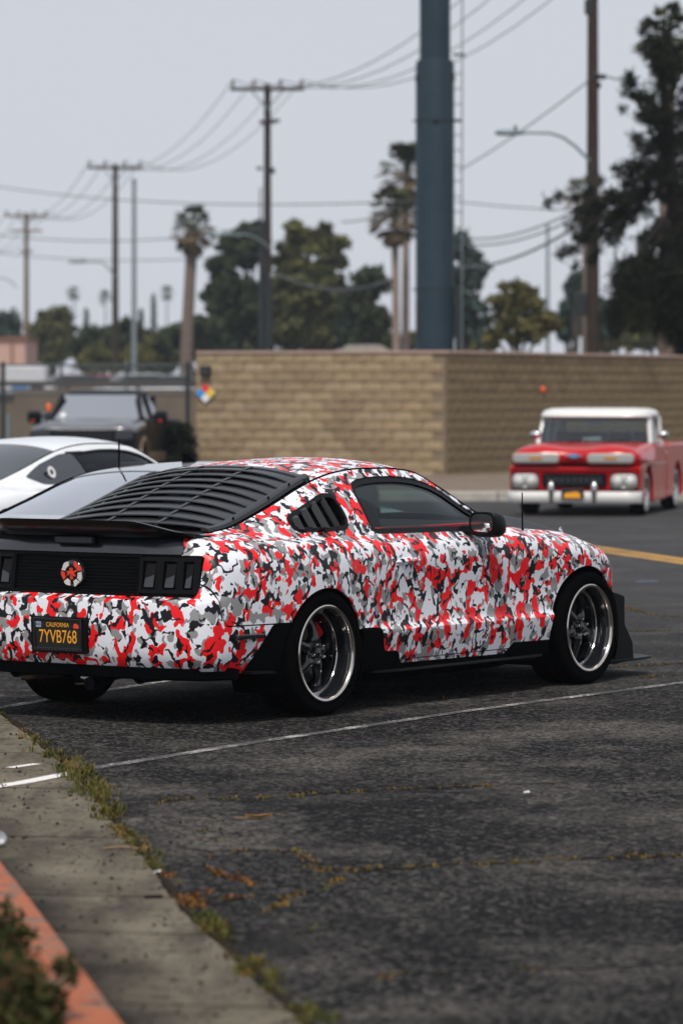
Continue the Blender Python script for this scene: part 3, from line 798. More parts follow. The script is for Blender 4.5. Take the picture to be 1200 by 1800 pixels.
g = G(); g.tube([(0, -.7, .335), (0, .7, .335)], .05, 10); g.lathe([(.001, -.13), (.09, -.11), (.13, 0), (.09, .11), (.001, .13)], 16, 'y', Matrix.Translation((0, 0, .33))); g.build('rear_axle', 'matte_black', car)
# mirrors, antenna, hood pins
for sg in (-1, 1):
    mr = bpy.data.objects.new('door_mirror', None); COL.objects.link(mr); mr.parent = car
    g = G(); rings = []
    for k, (x, h, wd) in enumerate(((1.475, .062, .125), (1.48, .070, .135), (1.52, .074, .140), (1.57, .070, .132), (1.61, .055, .110), (1.635, .028, .06))):
        rings.append([(x+.0, sg*(.955+.68*wd*math.copysign(abs(math.cos(a))**.55, math.cos(a))), .990-.004*k+h*math.copysign(abs(math.sin(a))**.55, math.sin(a))) for a in np.linspace(0, 2*math.pi, 25)[:-1]])
    g.loft(rings); g.build('mirror_shell', 'black_plastic', mr)
    g = G(); g.prism([(sg*(.955+.073*math.copysign(abs(math.cos(a))**.6, math.cos(a))), .992+.050*math.copysign(abs(math.sin(a))**.6, math.sin(a))) for a in np.linspace(0, 2*math.pi, 25)[:-1]], 1.470, 1.476, 'yz'); g.build('mirror_glass', 'chrome', mr)
    g = G(); g.lathe([(.0001, -.008), (.022, -.005), (.027, 0)], 18, 'x', Matrix.Translation((1.470, sg*.985, .966))); g.build('blind_spot_mirror', 'chrome', mr)
    g = G(); g.prism([(1.50, .930), (1.60, .930), (1.60, .975), (1.52, .975)], sg*.775, sg*.90, 'xz'); g.build('mirror_arm', 'black_plastic', mr, bevel=.012)
g = G(); g.tube([(2.215, -.752, .905), (2.205, -.756, 1.145)], [.005, .0035], 8); g.lathe([(.0001, .035), (.008, .03), (.010, .010), (.022, .004), (.024, -.006)], 12, 'z', Matrix.Translation((2.215, -.752, .905))); g.build('antenna', 'matte_black', car)
for sg in (-1, 1):
    x, s = 3.03, .50
    g = G(); g.lathe([(.0001, .03), (.008, .028), (.010, .018), (.006, .012), (.024, .004), (.026, -.004)], 14, 'z', Matrix.Translation((x, sg*s, T1(x, s))))
    g.lathe([(.016+.003*math.cos(a), .003*math.sin(a)) for a in np.linspace(0, 6.283, 7)[:-1]], 16, 'y', Matrix.Translation((x+.01, sg*s, T1(x, s)+.022)), closed=True); g.build('hood_pin', 'chrome', car)
g = G(); g.prism([(2.25, -.30), (3.05, -.20), (3.05, .20), (2.25, .30)], .90, .93, 'xy')
# front splitter, end plates, canards
g = G(); edge = [(3.10, .80), (3.52, .80), (3.66, .765), (3.735, .66), (3.78, .36), (3.79, 0)]
g.prism([(x, s) for x, s in edge]+[(x, -s) for x, s in reversed(edge[:-1])], .098, .112, 'xy'); g.build('splitter', 'black_plastic', car, bevel=.003)
for sg in (-1, 1):
    g = G(); g.prism(rounded([(3.05, .20), (3.05, .50), (3.17, .53), (3.20, .40), (3.26, .34), (3.40, .20), (3.42, .10), (3.16, .085)], .02), sg*.765, sg*.785, 'xz'); g.build('end_plate', 'black_plastic', car)
    g = G(); g.prism(rounded([(3.22, .33), (3.25, .525), (3.35, .507), (3.43, .487), (3.43, .318), (3.53, .195), (3.52, .113), (3.22, .113)], .02), sg*.60, sg*.715, 'xz'); g.build('canard', 'black_plastic', car, bevel=.004)
g = G(); g.prism([(3.0, .12), (3.0, .42), (3.44, .42), (3.50, .13)], -.62, .62, 'xz'); g.build('front_intake', 'matte_black', car, bevel=.02)
# wheels
w0 = make_wheel(); w0.parent = car
pos = [(0, -.790, 0), (2.72, -.762, 0), (0, .825, math.pi), (2.72, .762, math.pi)]
ws_ = [w0]+[copy_tree(w0, car) for _ in range(3)]
for q, (x, y, rz) in zip(ws_, pos):
    q.location = (x, y, .335); q.rotation_euler = (0, (0, R(25), R(40), R(10))[pos.index((x, y, rz))], rz)
    make_caliper(car, x, y, rz, R(38) if x < 1 else R(-80))
# the two coupes parked beyond
c2 = thing('parked_coupe', 'silver coupe with a big sloping rear window, parked just behind the camouflage coupe', 'car', (-.838+2.87*.578-2.87*.816, 21.076+2.87*.816+2.87*.578, 0))
c2.rotation_euler = (0, 0, math.pi/2-CAR_YAW)
make_coupe(c2, 'silver_paint', False, .93)
c3 = thing('parked_coupe', 'white fastback coupe with dark side windows and a round sticker on the rear one', 'car', (-3.02, 31.5, 0))
c3.rotation_euler = (0, 0, math.pi/2-CAR_YAW)
make_coupe(c3, 'white_paint', False, 1.0)
for c in (c2, c3):
    for k in range(4):
        q = copy_tree(w0, c); x, y, rz = pos[k]; q.location = (x, y, .335); q.rotation_euler = (0, 0, rz)
g = G(); g.tube([(.55, .35, 1.22), (.55, .35, 1.42)], .006, 6); g.build('antenna', 'matte_black', c2)
g = G(); g.prism([(.80, 1.24), (.98, 1.24), (.84, 1.31), (.80, 1.32)], -.012, .012, 'xz'); g.build('roof_fin', 'matte_black', c2)
# ------------------------------------------------------------------ ground, street, kerbs
def asphalt():
    q = N('asphalt', .95, .08)
    v = q.mapping()
    big = q.noise(v, .35, 5, .6)
    streak = q.noise(q.mapping((1, .85, 1), rot=(0, 0, R(-12))), 1.15, 9, .68)
    mask = q.rng(q.noise(v, .42, 3, .55), .40, .56, .12, 1)
    fine = q.noise(v, 75, 4, .75); peb = q.voro(v, 70); pc = q.voro(v, 64, out='Color'); pc2 = q.voro(v, 38, out='Color')
    s1 = q.n.nodes.new('ShaderNodeSeparateColor'); q.link(pc, s1.inputs[0]); s2_ = q.n.nodes.new('ShaderNodeSeparateColor'); q.link(pc2, s2_.inputs[0])
    c = q.mix(q.rng(big, .3, .7), (.006, .0065, .0075), (.011, .0112, .0118))
    oil = q.noise(v, 1.3, 4, .6)
    wear = q.math('MULTIPLY', q.math('MULTIPLY', q.rng(streak, .46, .60), mask), q.rng(q.math('ADD', fine, q.math('MULTIPLY', s2_.outputs[2], .22)), .48, .70))
    c = q.mix(q.rng(fine, .40, .70, 0, .75), c, (.004, .0045, .005))
    c = q.mix(q.math('MULTIPLY', wear, .95), c, (.120, .109, .098))
    c = q.mix(q.math('MULTIPLY', q.math('GREATER_THAN', s1.outputs[0], .74), q.rng(big, .35, .6, .25, .75)), c, (.098, .090, .081))
    c = q.mix(q.math('MULTIPLY', q.math('GREATER_THAN', s2_.outputs[1], .94), .5), c, (.130, .118, .105))
    c = q.mix(q.math('MULTIPLY', q.math('GREATER_THAN', s1.outputs[1], .82), .85), c, (.002, .002, .003))
    c = q.mix(q.rng(oil, .60, .70, 0, .6), c, (.006, .006, .007))
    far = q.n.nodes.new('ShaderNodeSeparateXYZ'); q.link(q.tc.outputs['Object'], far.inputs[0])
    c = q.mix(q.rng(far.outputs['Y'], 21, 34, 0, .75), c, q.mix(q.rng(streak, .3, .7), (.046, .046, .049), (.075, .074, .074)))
    q.color(c); q.bump(q.math('ADD', q.math('MULTIPLY', peb, .5), fine), .7, .008)
asphalt()
def concrete():
    q = N('concrete', .95, .1); v = q.mapping()
    a = q.noise(v, 2.2, 6, .6); f = q.noise(v, 55, 4, .7); st = q.noise(q.mapping((3, .7, 1), rot=(0, 0, R(10))), 1.5, 6, .65)
    c = q.mix(q.rng(a, .3, .7), (.105, .089, .064), (.165, .142, .106))
    c = q.mix(q.rng(st, .46, .68, 0, .8), c, (.032, .028, .024))
    c = q.mix(q.rng(f, .52, .74, 0, .5), c, (.07, .063, .057))
    xy = q.n.nodes.new('ShaderNodeSeparateXYZ'); q.link(q.tc.outputs['Object'], xy.inputs[0])
    d = q.math('ADD', q.math('ADD', xy.outputs['X'], q.math('MULTIPLY', xy.outputs['Y'], .186)), (.665-.186*10.4))   # dirt that lies along the kerb
    d = q.math('ADD', d, q.math('MULTIPLY', q.math('SUBTRACT', a, .5), .35))
    c = q.mix(q.rng(d, .04, .36, .95, 0), c, (.010, .009, .008))
    sp = q.voro(v, 46, out='Color'); s2_ = q.n.nodes.new('ShaderNodeSeparateColor'); q.link(sp, s2_.inputs[0])
    c = q.mix(q.math('MULTIPLY', q.math('GREATER_THAN', s2_.outputs[0], .93), .75), c, (.018, .016, .015))
    q.color(c); q.bump(q.math('ADD', f, a), .35, .004)
concrete()
def painted_kerb():
    q = N('kerb_paint', .75, .3); v = q.mapping()
    a = q.noise(v, 9, 6, .65); f = q.noise(v, 70, 3, .7); cr = q.voro(q.vadd(v, q.noise(v, 12, 3, .5, 0, True), .12), 9, 'DISTANCE_TO_EDGE')
    c = q.mix(q.rng(a, .3, .7), (.30, .075, .028), (.38, .115, .048))
    c = q.mix(q.rng(q.math('ADD', a, q.math('MULTIPLY', f, .25)), .64, .72), c, (.17, .105, .075))
    c = q.mix(q.math('MULTIPLY', q.math('LESS_THAN', cr, .022), q.rng(a, .4, .6)), c, (.07, .03, .025))
    q.color(c); q.bump(q.math('ADD', f, a), .3, .004)
painted_kerb()
def worn_paint(name, col, thr):
    q = N(name, .8, .3); v = q.mapping(coord='Object')
    f = q.noise(v, 38, 6, .75); b = q.noise(v, 2.5, 3, .5)
    keep = q.rng(q.math('ADD', f, q.math('MULTIPLY', b, .5)), thr, thr+.14)
    c = q.mix(keep, (.045, .044, .044), col); q.color(c)
worn_paint('white_line', (.50, .48, .455), .76); worn_paint('yellow_line', (.50, .27, .06), .60); worn_paint('white_line_fresh', (.66, .64, .61), .48); worn_paint('blue_mark', (.25, .32, .50), .72)
mat('soil', (.045, .032, .020), .95, noise=(14, .8, (.10, .07, .045)), bump=(30, .6, .02))
mat('verge_dirt', (.11, .075, .050), .95, noise=(3, .8, (.20, .15, .11)), bump=(20, .5, .02))
mat('kerb_concrete', (.36, .33, .29), .9, noise=(6, .7, (.24, .22, .19)))
mat('field', (.10, .085, .06), .95, noise=(.3, .8, (.07, .065, .04)))

g = G(); g.add([(-2500, -60, -.02), (2500, -60, -.02), (2500, 5000, -.02), (-2500, 5000, -.02)], [(0, 1, 2, 3)]); struct(g.build('ground', 'field', smooth=False))
g = G(); g.add([(-45, -20, 0), (45, -20, 0), (45, 61.2, 0), (-45, 61.2, 0)], [(0, 1, 2, 3)]); g.add([(-45, 61.2, 0), (.6, 61.2, 0), (.6, 108, 0), (-45, 108, 0)], [(0, 1, 2, 3)])
struct(g.build('asphalt', 'asphalt', smooth=False))
def strip(name, pts, w, m, z=.004, uneven=0):
    g = G(); n = 40; P = [Vector(p) for p in pts]; seglen = [(P[i+1]-P[i]).length for i in range(len(P)-1)]; tot = sum(seglen)
    rings = []
    for k in range(n+1):
        d = tot*k/n; i = 0
        while i < len(seglen)-1 and d > seglen[i]: d -= seglen[i]; i += 1
        p = P[i].lerp(P[i+1], d/seglen[i]); t = (P[i+1]-P[i]).normalized(); nn = Vector((-t.y, t.x, 0))
        ww = w/2*(1+uneven*random.uniform(-1, 1)); rings.append([(p.x+nn.x*ww, p.y+nn.y*ww, z), (p.x-nn.x*ww, p.y-nn.y*ww, z)])
    g.loft(rings, False, False); return struct(g.build(name, m, smooth=False))
GZ = lambda u, v: ground(u, v)
strip('parking_line', [GZ(160, 1352), GZ(440, 1307), GZ(830, 1249), GZ(1210, 1199)], .075, 'white_line', .004, .12)
strip('parking_line', [GZ(-30, 1390), GZ(40, 1379), GZ(132, 1361)], .085, 'white_line_fresh', .010, .05)
strip('parking_line', [GZ(18, 1353), GZ(66, 1346)], .05, 'white_line_fresh', .010, .08)
strip('parking_line', [GZ(-60, 1254), GZ(60, 1235), GZ(300, 1196), GZ(560, 1156)], .085, 'white_line', .004, .1)
for dv in (0, 6): strip('centre_line', [GZ(820, 928+dv), GZ(1040, 961+dv), GZ(1330, 1003+dv)], .16, 'yellow_line')
strip('paint_mark', [GZ(1118, 1023), GZ(1155, 1022)], .10, 'blue_mark')

# gutter slabs, painted kerb, planting bed (bottom left)
GR = [(-.109, 10.52), (-.508, 12.69), (-.81, 14.78), (-1.214, 17.43), (-1.60, 19.46), (-2.2, 22.5), (-3.3, 28)]
KR = [(-.665, 10.40), (-.97, 12.10), (-1.32, 13.98), (-1.80, 16.6), (-2.5, 20.6), (-3.4, 25), (-4.2, 28)]
def xon(L_, y):
    ys = [p[1] for p in L_]; xs = [p[0] for p in L_]
    if y < ys[0]: return xs[0]+(y-ys[0])*(xs[1]-xs[0])/(ys[1]-ys[0])
    return float(np.interp(y, ys, xs))
gut = bpy.data.objects.new('gutter', None); COL.objects.link(gut); struct(gut)
JY = [6.0, 7.6, 9.1, 10.75, 12.2, 13.1, 14.85, 16.70, 18.35, 20.0, 21.7, 23.4, 25.2, 27]
for a, b in zip(JY, JY[1:]):
    g = G(); n = 6; gp = .016
    top_ = []; rr = []
    for k in range(n+1):
        y = lerp(a+gp, b-gp, k/n); xr = xon(GR, y)+random.uniform(-.010, .010); xl = xon(KR, y)-.02
        rr.append([(xl, y+.10, -.05), (xl, y+.10, .007), (xr-.008, y, .007), (xr, y, .001), (xr, y, -.05)])
    g.loft(rr, True, True); g.build('slab', 'concrete', gut, smooth=False)
g = G(); g.loft([[(xon(KR, y)-.03, y+.1, .0015), (xon(GR, y)-.01, y, .0015)] for y in np.linspace(6, 27, 40)], False, False); g.build('joint_bed', 'soil', gut, smooth=False)
kb = bpy.data.objects.new('kerb', None); COL.objects.link(kb); struct(kb)
KY = [6, 8.2, 9.92, 12.1, 13.3, 15.9, 18.6, 21.5, 24.5, 27]
for a, b in zip(KY, KY[1:]):
    g = G(); rr = []
    for k in range(9):
        y = lerp(a+.010, b-.010, k/8); x = xon(KR, y); wv = .004*math.sin(y*9)
        rr.append([(x, y, -.05), (x-.012, y, .130), (x-.020, y, .146), (x-.035, y, .152+wv), (x-.15, y, .152+wv), (x-.165, y, .145), (x-.17, y, -.05)])
    g.loft(rr, True, True); g.build('kerb_stone', 'kerb_paint', kb, sharp=25)
g = G(); g.loft([[(xon(KR, y)-.16, y, .10), (xon(KR, y)-.5, y, .13), (xon(KR, y)-3, y, .16)] for y in np.linspace(4, 27, 30)], False, False); struct(g.build('planting_bed', 'soil'))

# far kerb and verge at the foot of the block wall
g = G()
vk = bpy.data.objects.new('far_kerb', None); COL.objects.link(vk); struct(vk)
for k in range(14):
    x = .6+1.9*k; g = G(); g.loft([[(x0, 61.2, -.05), (x0, 61.23, .125), (x0, 61.26, .145), (x0, 61.6, .15), (x0, 61.62, -.05)] for x0 in (x, x+1.88)]); g.build('kerb_stone', 'kerb_concrete', vk, smooth=False)
g = G(); g.add([(.6, 61.6, .13), (40, 61.6, .13), (40, 110, .13), (.6, 110, .13)], [(0, 1, 2, 3)]); g.add([(.62, 61.2, -.02), (.62, 110, -.02), (.62, 110, .13), (.62, 61.2, .13)], [(0, 1, 2, 3)]); struct(g.build('verge', 'verge_dirt', smooth=False))

# ------------------------------------------------------------------ block wall
def block_mats():
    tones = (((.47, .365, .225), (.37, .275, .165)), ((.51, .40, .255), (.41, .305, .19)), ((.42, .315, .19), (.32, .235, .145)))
    for shaded in (0, 1):                                              # right wing: shade painted in as darker block colours, with heavier stains
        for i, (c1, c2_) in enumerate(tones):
            k = .56 if shaded else 1
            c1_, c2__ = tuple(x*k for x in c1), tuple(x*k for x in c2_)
            q = N('split_block_%d' % (i+3*shaded), .95, .15); v = q.mapping()
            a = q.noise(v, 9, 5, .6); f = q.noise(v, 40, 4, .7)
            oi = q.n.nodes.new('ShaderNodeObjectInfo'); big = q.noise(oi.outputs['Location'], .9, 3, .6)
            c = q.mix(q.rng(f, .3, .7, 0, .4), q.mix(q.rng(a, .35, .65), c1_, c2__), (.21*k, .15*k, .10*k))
            c = q.mix(q.rng(big, .50, .66, 0, .65 if shaded else .35), c, (.16, .115, .075)); q.color(c); q.bump(q.math('ADD', a, f), .9, .03)
block_mats()
mat('mortar', (.20, .155, .105), .95); mat('wall_cap', (.42, .29, .24), .85, noise=(4, .6, (.36, .27, .22)))
CW, CH, BL, BD = .19, .19, .395, .20
WC = at(786, 690, 74.6); WL = at(345, 690, 75.6); WR = at(1330, 690, 88)
wall = thing('block_wall', 'long tan split face block wall with a pinkish cap along its top', 'wall', (WC.x, WC.y, 0))
def block_mesh(i):
    rng = random.Random(50+i); g = G(); l, h = BL-.014, CH-.014; nx, nz = 4, 2; V = []
    for b in range(nz+1):
        for a in range(nx+1):
            edge = a in (0, nx) or b in (0, nz)
            V.append((a/nx*l, -(.004 if edge else rng.uniform(.008, .020)), b/nz*h))
    F = [(b*(nx+1)+a, b*(nx+1)+a+1, (b+1)*(nx+1)+a+1, (b+1)*(nx+1)+a) for b in range(nz) for a in range(nx)]
    g.add(V, F); o = len(g.V)
    rim = [0, 1, 2, 3, 4, 9, 14, 13, 12, 11, 10, 5]
    V2 = [V[k] for k in rim]+[(V[k][0], .05, V[k][2]) for k in rim]
    g.add(V2, [(k, k+12, (k+1) % 12+12, (k+1) % 12) for k in range(12)])
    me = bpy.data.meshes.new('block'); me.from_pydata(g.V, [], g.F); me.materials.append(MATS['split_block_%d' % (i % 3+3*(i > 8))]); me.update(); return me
BM = [block_mesh(i) for i in range(18)]
HB = 12; stuff = []
def wing(P0, P1, sgn, budget, skip_low):
    d = (P1-P0); L_ = d.length; ang = math.atan2(d.y, d.x); n = int(L_/BL)+1; made = 0
    rows = list(range(HB, -1, -1))
    for r in rows:
        for k in range(n+1):
            x = k*BL-(BL/2 if r % 2 else 0)
            if x+BL > L_+.05 or x < -.01: 
                if not (x < 0): continue
                x = max(x, 0)
            if r >= skip_low and made < budget: made += 1; part = True
            else: part = False
            M = Matrix.Translation(P0-wall.location) @ Matrix.Rotation(ang, 4, 'Z') @ Matrix.Translation((x, 0, .02+r*CH))
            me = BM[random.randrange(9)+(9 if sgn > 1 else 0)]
            if x == 0 and r % 2: M = M @ Matrix.Diagonal((.5, 1, 1, 1))
            if part:
                o = bpy.data.objects.new('block', me); COL.objects.link(o); o.parent = wall; o.matrix_local = M
            else: stuff.append((sgn, me, M))
    return ang, L_
Z0 = lambda p: Vector((p.x, p.y, 0))
a1, L1 = wing(Z0(WL), Z0(WC), 1, 158, 2)
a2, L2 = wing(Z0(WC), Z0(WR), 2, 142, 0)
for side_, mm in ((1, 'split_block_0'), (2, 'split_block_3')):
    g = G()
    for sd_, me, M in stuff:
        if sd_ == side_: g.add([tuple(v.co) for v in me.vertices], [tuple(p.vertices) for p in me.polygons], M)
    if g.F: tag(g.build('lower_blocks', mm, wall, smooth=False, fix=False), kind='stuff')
for P0, P1, nm in ((Z0(WL), Z0(WC), 0), (Z0(WC), Z0(WR), 1)):
    d = P1-P0; L_ = d.length; M = Matrix.Translation(P0-wall.location) @ Matrix.Rotation(math.atan2(d.y, d.x), 4, 'Z')
    H = (HB+1)*CH+.02
    g = G(); g.box(.0, L_, .012, .20, -.05, H, M); g.build('wall_core', 'mortar', wall, smooth=False)
    k = 0
    while k*.60 < L_-.05:
        g = G(); g.box(k*.60+.003, min(k*.60+.597, L_+.03), -.035, .225, H+.002, H+.055, M); g.build('cap_stone', 'wall_cap', wall, smooth=False, bevel=.006); k += 1
WF = WC.y
# things fixed to the wall
def on_wall(u, v, off):                                              # a point on the left wing's face
    d = Z0(WC)-Z0(WL); n = Vector((d.y, -d.x, 0)).normalized(); a = (u-600)/FPX
    # WL + t d - along view ray
    t = (a*WL.y-WL.x)/(d.x-a*d.y); p = Z0(WL)+d*t+n*off
    return Vector((p.x, p.y, CAMH-(v-UH)/FPX*p.y)), math.atan2(d.y, d.x)
mat('sign_red', (.75, .045, .02), .5); mat('sign_blue', (.03, .28, .70), .5); mat('sign_yellow', (.80, .55, .04), .5); mat('sign_white', (.78, .78, .78), .5)
mat('dark_box', (.012, .013, .018), .5); mat('reflector_orange', (.85, .09, .01), .35)
p, an = on_wall(362, 691, .04)
sg_ = thing('hazard_sign', 'small hazard diamond sign of red, blue, yellow and white quarters on the tan wall', 'sign', p, an)
hh = .098
for (cx, cz), m in (((0, hh), 'sign_red'), ((-hh, 0), 'sign_blue'), ((hh, 0), 'sign_yellow'), ((0, -hh), 'sign_white')):
    g = G(); e_ = hh*.97; g.prism([(cx, cz-e_), (cx+e_, cz), (cx, cz+e_), (cx-e_, cz)], -.008, 0, 'xz'); g.build('sign_quarter', m, sg_, smooth=False)
g = G(); g.prism([(0, -.2), (.2, 0), (0, .2), (-.2, 0)], .002, .016, 'xz'); g.build('sign_plate', 'sign_white', sg_, smooth=False)
p, an = on_wall(363, 652, .02)
lb = thing('wall_lamp', 'small dark box lamp near the top left end of the tan wall', 'wall lamp', p, an)
g = G(); g.prism([(-.105, -.09), (.105, -.09), (.105, .10), (-.105, .10)], -.14, .02, 'xz'); g.build('lamp_box', 'dark_box', lb, bevel=.015)
g = G(); g.prism([(-.08, -.07), (.08, -.07), (.08, .02), (-.08, .02)], -.150, -.141, 'xz'); g.build('lamp_lens', 'lens_grey', lb, smooth=False)
dR = Z0(WR)-Z0(WC); a_ = (952-600)/FPX; t_ = (a_*WC.y-WC.x)/(dR.x-a_*dR.y); p = Z0(WC)+dR*t_; p.z = CAMH-(685-UH)/FPX*p.y
rf = thing('reflector', 'round orange reflector on the darker right part of the tan wall', 'reflector', p, math.atan2(dR.y, dR.x))
g = G(); g.lathe([(.0001, -.062), (.05, -.060), (.062, -.045), (.064, 0)], 16, 'y'); g.build('reflector_disc', 'reflector_orange', rf)
g = G(); g.box(-.09, .09, -.005, .02, -.09, .09); g.build('reflector_base', 'mortar', rf, smooth=False)
# ------------------------------------------------------------------ the red pickup by the wall
mat('nacelle_grey', (.36, .35, .34), .35, coat=.2)
def facing(u, Y, a):                                                 # heading of a vehicle that faces the camera, its left side turned into view
    a = R(a); return math.atan2(-math.cos(a), -math.sin(a))
def simple_wheel(rad, wid, parent, x, y, out, whitewall=True):
    w = bpy.data.objects.new('wheel', None); COL.objects.link(w); w.parent = parent; w.location = (x, y, rad); w.rotation_euler = (0, 0, 0 if out > 0 else math.pi)
    h = wid/2; g = G(); g.lathe([(rad*.62, h*.7), (rad*.66, h), (rad*.92, h*.98), (rad, h*.7), (rad, -h*.7), (rad*.92, -h), (rad*.6, -h*.8)], 36, 'y', closed=True); g.build('tyre', 'rubber', w)
    if whitewall:
        g = G(); g.lathe([(rad*.69, h*1.0), (rad*.70, h*1.03), (rad*.80, h*1.03), (rad*.81, h*.99)], 36, 'y'); g.build('whitewall', 'whitewall', w)
    g = G(); g.lathe([(.001, h*.95), (rad*.16, h*.92), (rad*.22, h*.70), (rad*.40, h*.66), (rad*.46, h*.5), (rad*.58, h*.6), (rad*.64, h*.98), (rad*.67, h*.95)], 36, 'y'); g.build('hubcap', 'chrome_soft', w)
    return w
pz = at(1009, 690, 53.6)
tr = thing('pickup_truck', 'red vintage pickup with white roof, white bumper and twin headlamps beside the tan wall', 'pickup truck', (pz.x, pz.y, 0))
tr.rotation_euler = (0, 0, facing(0, 0, 13)); tr.scale = (1, .975, 1)
def arcpts(cx, cz, r, a0, a1, n=14): return [(cx+r*math.cos(R(lerp(a0, a1, k/n))), cz+r*math.sin(R(lerp(a0, a1, k/n)))) for k in range(n+1)]
AX, AX2 = -.86, -3.80
for sg in (1, -1):
    y0, y1 = sorted((sg*.66, sg*.945))
    g = G(); poly = [(-.12, .30), (-.09, .36), (-.07, .66), (-.10, .70), (-1.50, .72), (-1.50, .20)]+[(p[0], max(p[1], .20)) for p in arcpts(AX, .31, .40, 0-16, 196) if True]+[(-.30, .24)]
    poly = [(-.30, .24), (-.12, .30), (-.07, .40), (-.07, .66), (-.10, .70), (-1.50, .72), (-1.50, .18)]+[(x, max(z, .18)) for x, z in arcpts(AX, .31, .40, 198, -18)]
    g.prism(poly, y0, y1, 'xz'); g.build('front_fender', 'red_paint', tr, bevel=.035, seg=3)
    g = G(); g.prism([(-1.51, .18), (-1.51, .985), (-2.62, .985), (-2.62, .18)], *sorted((sg*.80, sg*.935)), 'xz'); d = g.build('door', 'red_paint', tr, bevel=.03, seg=3)
    g = G(); g.tube([(-2.35, sg*.95, .86), (-2.46, sg*.965, .86), (-2.56, sg*.95, .86)], .012, 6); g.build('handle', 'chrome', d)
    g = G(); poly = [(-2.64, .20), (-2.64, .985), (-5.0, .985), (-5.0, .30)]+[(x, max(z, .20)) for x, z in arcpts(AX2, .31, .40, 198, -18)]
    g.prism(poly, *sorted((sg*.74, sg*.94)), 'xz'); g.build('bed_side', 'red_paint', tr, bevel=.03, seg=3)
    g = G(); g.box(-2.6, -.14, min(sg*.944, sg*.952), max(sg*.944, sg*.952), .712, .730); g.build('side_trim', 'chrome_soft', tr, smooth=False)
g = G(); g.box(-4.95, -.30, -.70, .70, .22, .70); g.box(-1.45, -.30, -.88, .88, .45, .72); g.build('chassis', 'matte_black', tr, smooth=False)
g = G(); g.box(-5.0, -2.68, -.75, .75, .55, .62); g.box(-2.70, -2.64, -.90, .90, .60, 1.0); g.box(-5.0, -4.95, -.90, .90, .45, .98); g.build('bed_floor', 'red_paint', tr, smooth=False, bevel=.01)
# lower grille panel
g = G(); rr = []
for y in np.linspace(-.945, .945, 25):
    d = .05*max(0, (abs(y)-.82)/.125)**2; x = -d
    rr.append([(x-.25, y, .34), (x-.03, y, .345), (x-.005, y, .37), (x, y, .42), (x-.01, y, .62), (x+.012, y, .655), (x+.008, y, .685), (x-.03, y, .705), (x-.25, y, .71)])
g.loft(rr); g.build('grille_panel', 'red_paint', tr)
g = G(); g.prism(rounded([(-.465, .405), (.465, .405), (.465, .605), (-.465, .605)], .04), -.002, .012, 'yz'); gr = g.build('grille', 'matte_black', tr)
for k in range(5):
    g = G(); z = .445+.03*k; g.box(.012, .022, -.43, .43, z, z+.010); g.build('grille_bar', 'lens_grey', gr, smooth=False)
for k in range(9):
    y = -.36+.09*k; g = G(); g.prism([(y-.025, .49), (y+.02, .49), (y+.02, .53), (y-.025, .53)], .022, .028, 'yz'); g.build('grille_letter', 'lens_grey', gr, smooth=False)
for sg in (1, -1):
    yc = sg*.715; hl = bpy.data.objects.new('headlight', None); COL.objects.link(hl); hl.parent = tr
    g = G(); g.prism(rounded([(yc-.205, .375), (yc+.205, .375), (yc+.205, .605), (yc-.205, .605)], .07), -.03, .016, 'yz'); g.build('lamp_recess', 'dark_box', hl)
    g = G(); ou = rounded([(yc-.185, .390), (yc+.185, .390), (yc+.185, .590), (yc-.185, .590)], .09, 6); g.prism(ou, .0, .036, 'yz'); g.build('bezel', 'enamel_white', hl, bevel=.012)
    for o in (-.088, .088):
        g = G(); g.lathe([(.001, .085), (.030, .080), (.058, .065), (.076, .045), (.080, .034)], 20, 'x', Matrix.Translation((0, yc+o, .49))); g.build('lamp_lens', 'lamp_glass', hl)
        g = G(); g.lathe([(.078, .036), (.080, .052), (.087, .050), (.089, .034)], 20, 'x', Matrix.Translation((0, yc+o, .49))); g.build('lamp_ring', 'chrome', hl)
# hood with its two lamp nacelles
g = G(); rr = []
for y in np.linspace(-.93, .93, 45):
    a = abs(y); b = .045*math.exp(-((a-.50)/.24)**2); e = max(0, (a-.72)/.21); d = .13*e**2.2; dr = .10*e**2.5
    nose = .055*math.exp(-((a-.53)/.30)**2)
    rr.append([(-.35, y, .715), (-.05-d, y, .715), (-.01-d+nose*.5, y, .735), (.015-d+nose, y, .79), (.015-d+nose, y, .86), (-.02-d+nose*.8, y, .915+b*.4-dr*.5), (-.10-d, y, .945+b-dr), (-.30, y, .965+b*.9-dr), (-.9, y, .995+b*.4-dr*.8), (-1.50, y, 1.015-dr*.6), (-1.52, y, .74)])
g.loft(rr); g.build('hood', 'red_paint', tr, sharp=60)
for sg in (1, -1):
    yc = sg*.54; na = bpy.data.objects.new('parking_lamp', None); COL.objects.link(na); na.parent = tr
    g = G(); g.prism(rounded([(yc-.345, .742), (yc+.325, .742), (yc+.325, .882), (yc-.345, .882)], .068, 6), .0, .078, 'yz'); g.build('nacelle_rim', 'nacelle_grey', na, bevel=.012)
    g = G(); g.prism(rounded([(yc-.315, .762), (yc+.295, .762), (yc+.295, .864), (yc-.315, .864)], .05, 6), .05, .084, 'yz'); g.build('nacelle_panel', 'nacelle_grey', na, bevel=.006)
    g = G(); g.prism(rounded([(yc-.10, .795), (yc+.08, .795), (yc+.08, .833), (yc-.10, .833)], .008), .07, .092, 'yz'); g.build('lamp_lens', 'amber', na)
em2 = bpy.data.objects.new('hood_emblem', None); COL.objects.link(em2); em2.parent = tr
bow = [(-.115, -.012), (-.045, -.012), (-.040, -.030), (.045, -.030), (.045, -.012), (.115, -.012), (.105, .016), (.040, .016), (.036, .030), (-.040, .030), (-.045, .016), (-.105, .016)]
